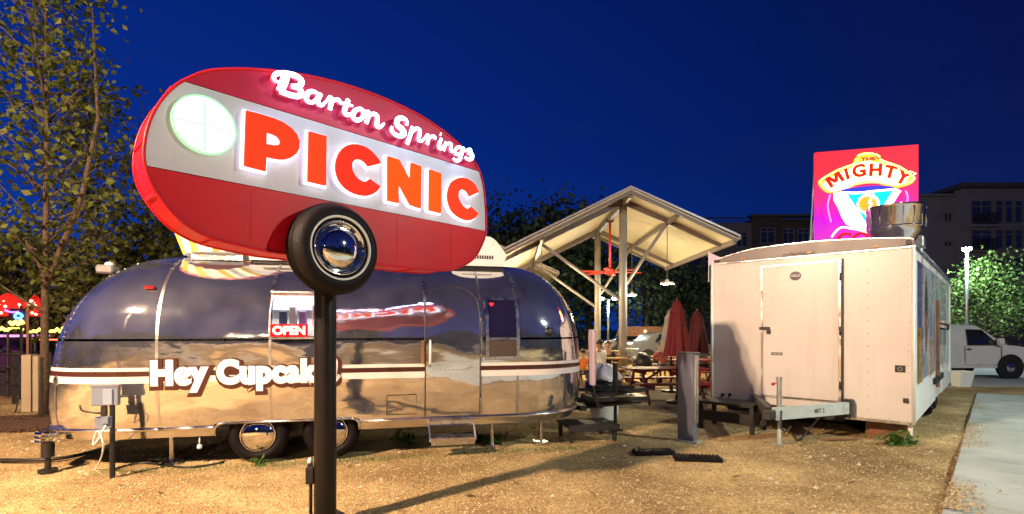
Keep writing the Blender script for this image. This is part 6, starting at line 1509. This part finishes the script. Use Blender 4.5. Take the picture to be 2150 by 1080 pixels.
# dark rail fence
fe = empty('rail_fence', (0, 0, 0), 0, 'dark metal post and rail fence at the left behind the mulch bed', 'fence')
pp = [at(px, 692, Y) for px, Y in ((-60, 11.2), (31, 10.9), (100, 10.9), (150, 11.6))]
for p in pp[:3]: s = MB(); s.box(p.x-.035, p.x+.035, p.y-.035, p.y+.035, 0, 1.12); s.build('post', M_DARKMET, fe)
for z in (.42, .78, 1.06):
    for a, b in zip(pp[:2], pp[1:3]): s = MB(); s.tube([(a.x, a.y-.05, z), (b.x, b.y-.05, z)], .022, 6); s.build('rail', M_DARKMET, fe)
q = at(68, 692, 9.9); q.z = 0; ub = empty('utility_cabinet', (q.x, q.y, 0), .25, 'beige utility cabinet standing just left of the young tree trunk', 'cabinet')
M_BEI = mat('beige_paint', (.36, .29, .20), .6, 0, .08, 5); k_ = 9.9/F
s = MB(); s.box(-14*k_, 3*k_, -.1, .1, 0, CH-53*k_, c=.01); s.build('cabinet', M_BEI, ub); s = MB(); s.box(5*k_, 15*k_, -.09, .09, 0, CH-55*k_, c=.01); s.build('side_post', M_BEI, ub); s = MB(); s.tube([(-15*k_-.02, -.06, .95), (-15*k_-.03, -.08, .3), (-18*k_-.04, -.12, 0)], .012, 6); s.build('cable', M_BLACK, ub)
for px, Y, lab in ((88, 8.75, 'thin dark stake standing close to the left of the young tree trunk'), (58, 10.4, 'tall brown stake left of the utility cabinet')):
    q = at(px, 692, Y); o = MB().tube([(0, 0, -.05), (0, 0, 1.12 if px == 88 else 2.1)], .022, 6).build('stake', M_DARKMET if px == 88 else M_BROWN); o.location = (q.x, q.y, 0); tag(o, lab, 'stake', 'stakes by the young tree')
# ------------------------------------------------------------------ power post by the trailer's left end
q = at(236, 985, 5.42); q.z = 0
pw = empty('power_post', (q.x, q.y, 0), TA, 'grey electrical boxes on a black post at the left end of the silver trailer', 'electric box'); k_ = q.y/F
def Bx(x0, x1, y0, y1, d0, d1, name, m, c=.006):
    s = MB(); s.box((x0-236)*k_, (x1-236)*k_, d0, d1, CH+(HY-y1)*k_, CH+(HY-y0)*k_, c=c); return s.build(name, m, pw)
s = MB(); s.tube([(0, 0, 0), (0, 0, CH+(HY-846)*k_)], .026, 8); s.build('post', M_BLACK, pw)
M_PBX = mat('panel_box_grey', (.15, .18, .26), .5, 0, .08, 6)
Bx(200, 249, 812, 851, -.03, .03, 'breaker_box', M_PBX); Bx(222, 240, 816, 850, -.045, -.032, 'box_door', mat('panel_door_grey', (.22, .27, .38), .45, 0, .06, 6)); Bx(198, 251, 808, 812, -.036, .034, 'lid', M_PBX, .002)
Bx(208, 238, 874, 898, -.05, .02, 'outlet_box', M_PBX); Bx(216, 226, 852, 873, -.02, .02, 'conduit', M_BLACK, .003); Bx(222, 236, 872, 888, -.08, -.052, 'plug', M_PBX)
cab_ = lambda name, pts, m, r_, lab: tag(MB().tube(catmull(pts, 5, False), r_, 6).build(name, m, smooth=True), lab, 'cable')
P3 = lambda px, py, Y: tuple(at(px, py, Y))
cab_('power_cable', [P3(222, 893, 5.33), P3(208, 920, 5.3), P3(195, 935, 5.3), P3(205, 905, 5.3), P3(217, 940, 5.3), tuple(gnd(200, 985)), tuple(gnd(165, 992))], M_WHITEPL, .009, 'thin white cable hanging from the power post down to the gravel')
cab_('power_cable', [tuple(gnd(-60, 968)+Vector((0, 0, .02))), tuple(gnd(60, 970)+Vector((0, 0, .02))), tuple(gnd(140, 964)+Vector((0, 0, .02))), tuple(gnd(205, 948)+Vector((0, 0, .02))), tuple(gnd(240, 935)+Vector((0, 0, .03)))], M_BLACK, .022, 'thick black hose lying on the gravel from the left edge to the trailer')
cab_('power_cable', [P3(210, 868, 5.3), P3(190, 866, 5.28), P3(172, 862, 5.3), P3(168, 852, 5.45)], M_BLACK, .010, 'short black lead plugged into the left end of the silver trailer')
cab_('power_cable', [tuple(gnd(238, 990)+Vector((0,0,.02))), tuple(gnd(300, 975)+Vector((0,0,.02))), tuple(gnd(390, 985)+Vector((0,0,.02))), tuple(gnd(470, 975)+Vector((0,0,.02)))], M_BLACK, .012, 'thin black lead on the gravel under the left part of the silver trailer')
# ------------------------------------------------------------------ weeds
L_WEED = leaf_mat('weed_leaves', (.03, .09, .015), (.12, .22, .05), .5, .3)
for px, py, n, h, lab in ((845, 930, 40, .20, 'green weed growing by the trailer step'), (1035, 932, 60, .12, 'low weeds right of the trailer step'), (540, 978, 16, .08, 'tiny weed in front of the left trailer wheel'), (1878, 935, 46, .17, 'weed growing in front of the brown support board'), (1905, 933, 26, .12, 'small weed beside the white front prop'), (1000, 925, 30, .08, 'flat weeds under the trailer just behind the step')):
    q = gnd(px, py); s = MB()
    for _ in range(n): c_ = Vector((rnd.gauss(0, h*.5), rnd.gauss(0, h*.35), rnd.random()*h)); s.tube([(0, 0, 0), tuple(c_)], .003, 3, cap=False); leaf(s, c_*.97, .09)
    o = s.build('weed', L_WEED); o.location = (q.x, q.y, 0); tag(o, lab, 'weed', 'weeds on the gravel')
tufts = MB()
for _ in range(900):
    u = rnd.uniform(-4.8, 1.0); p = TP+TU*u+TV*(rnd.gauss(-.05, .09)); l = rnd.uniform(.02, .06)
    dx_, dy_ = rnd.gauss(0, .02), rnd.gauss(0, .02); tufts.add([p+Vector((-.004, 0, 0)), p+Vector((.004, 0, 0)), p+Vector((dx_, dy_, l))], [(0,1,2)])
tag(tufts.build('grass', L_WEED), kind='stuff')
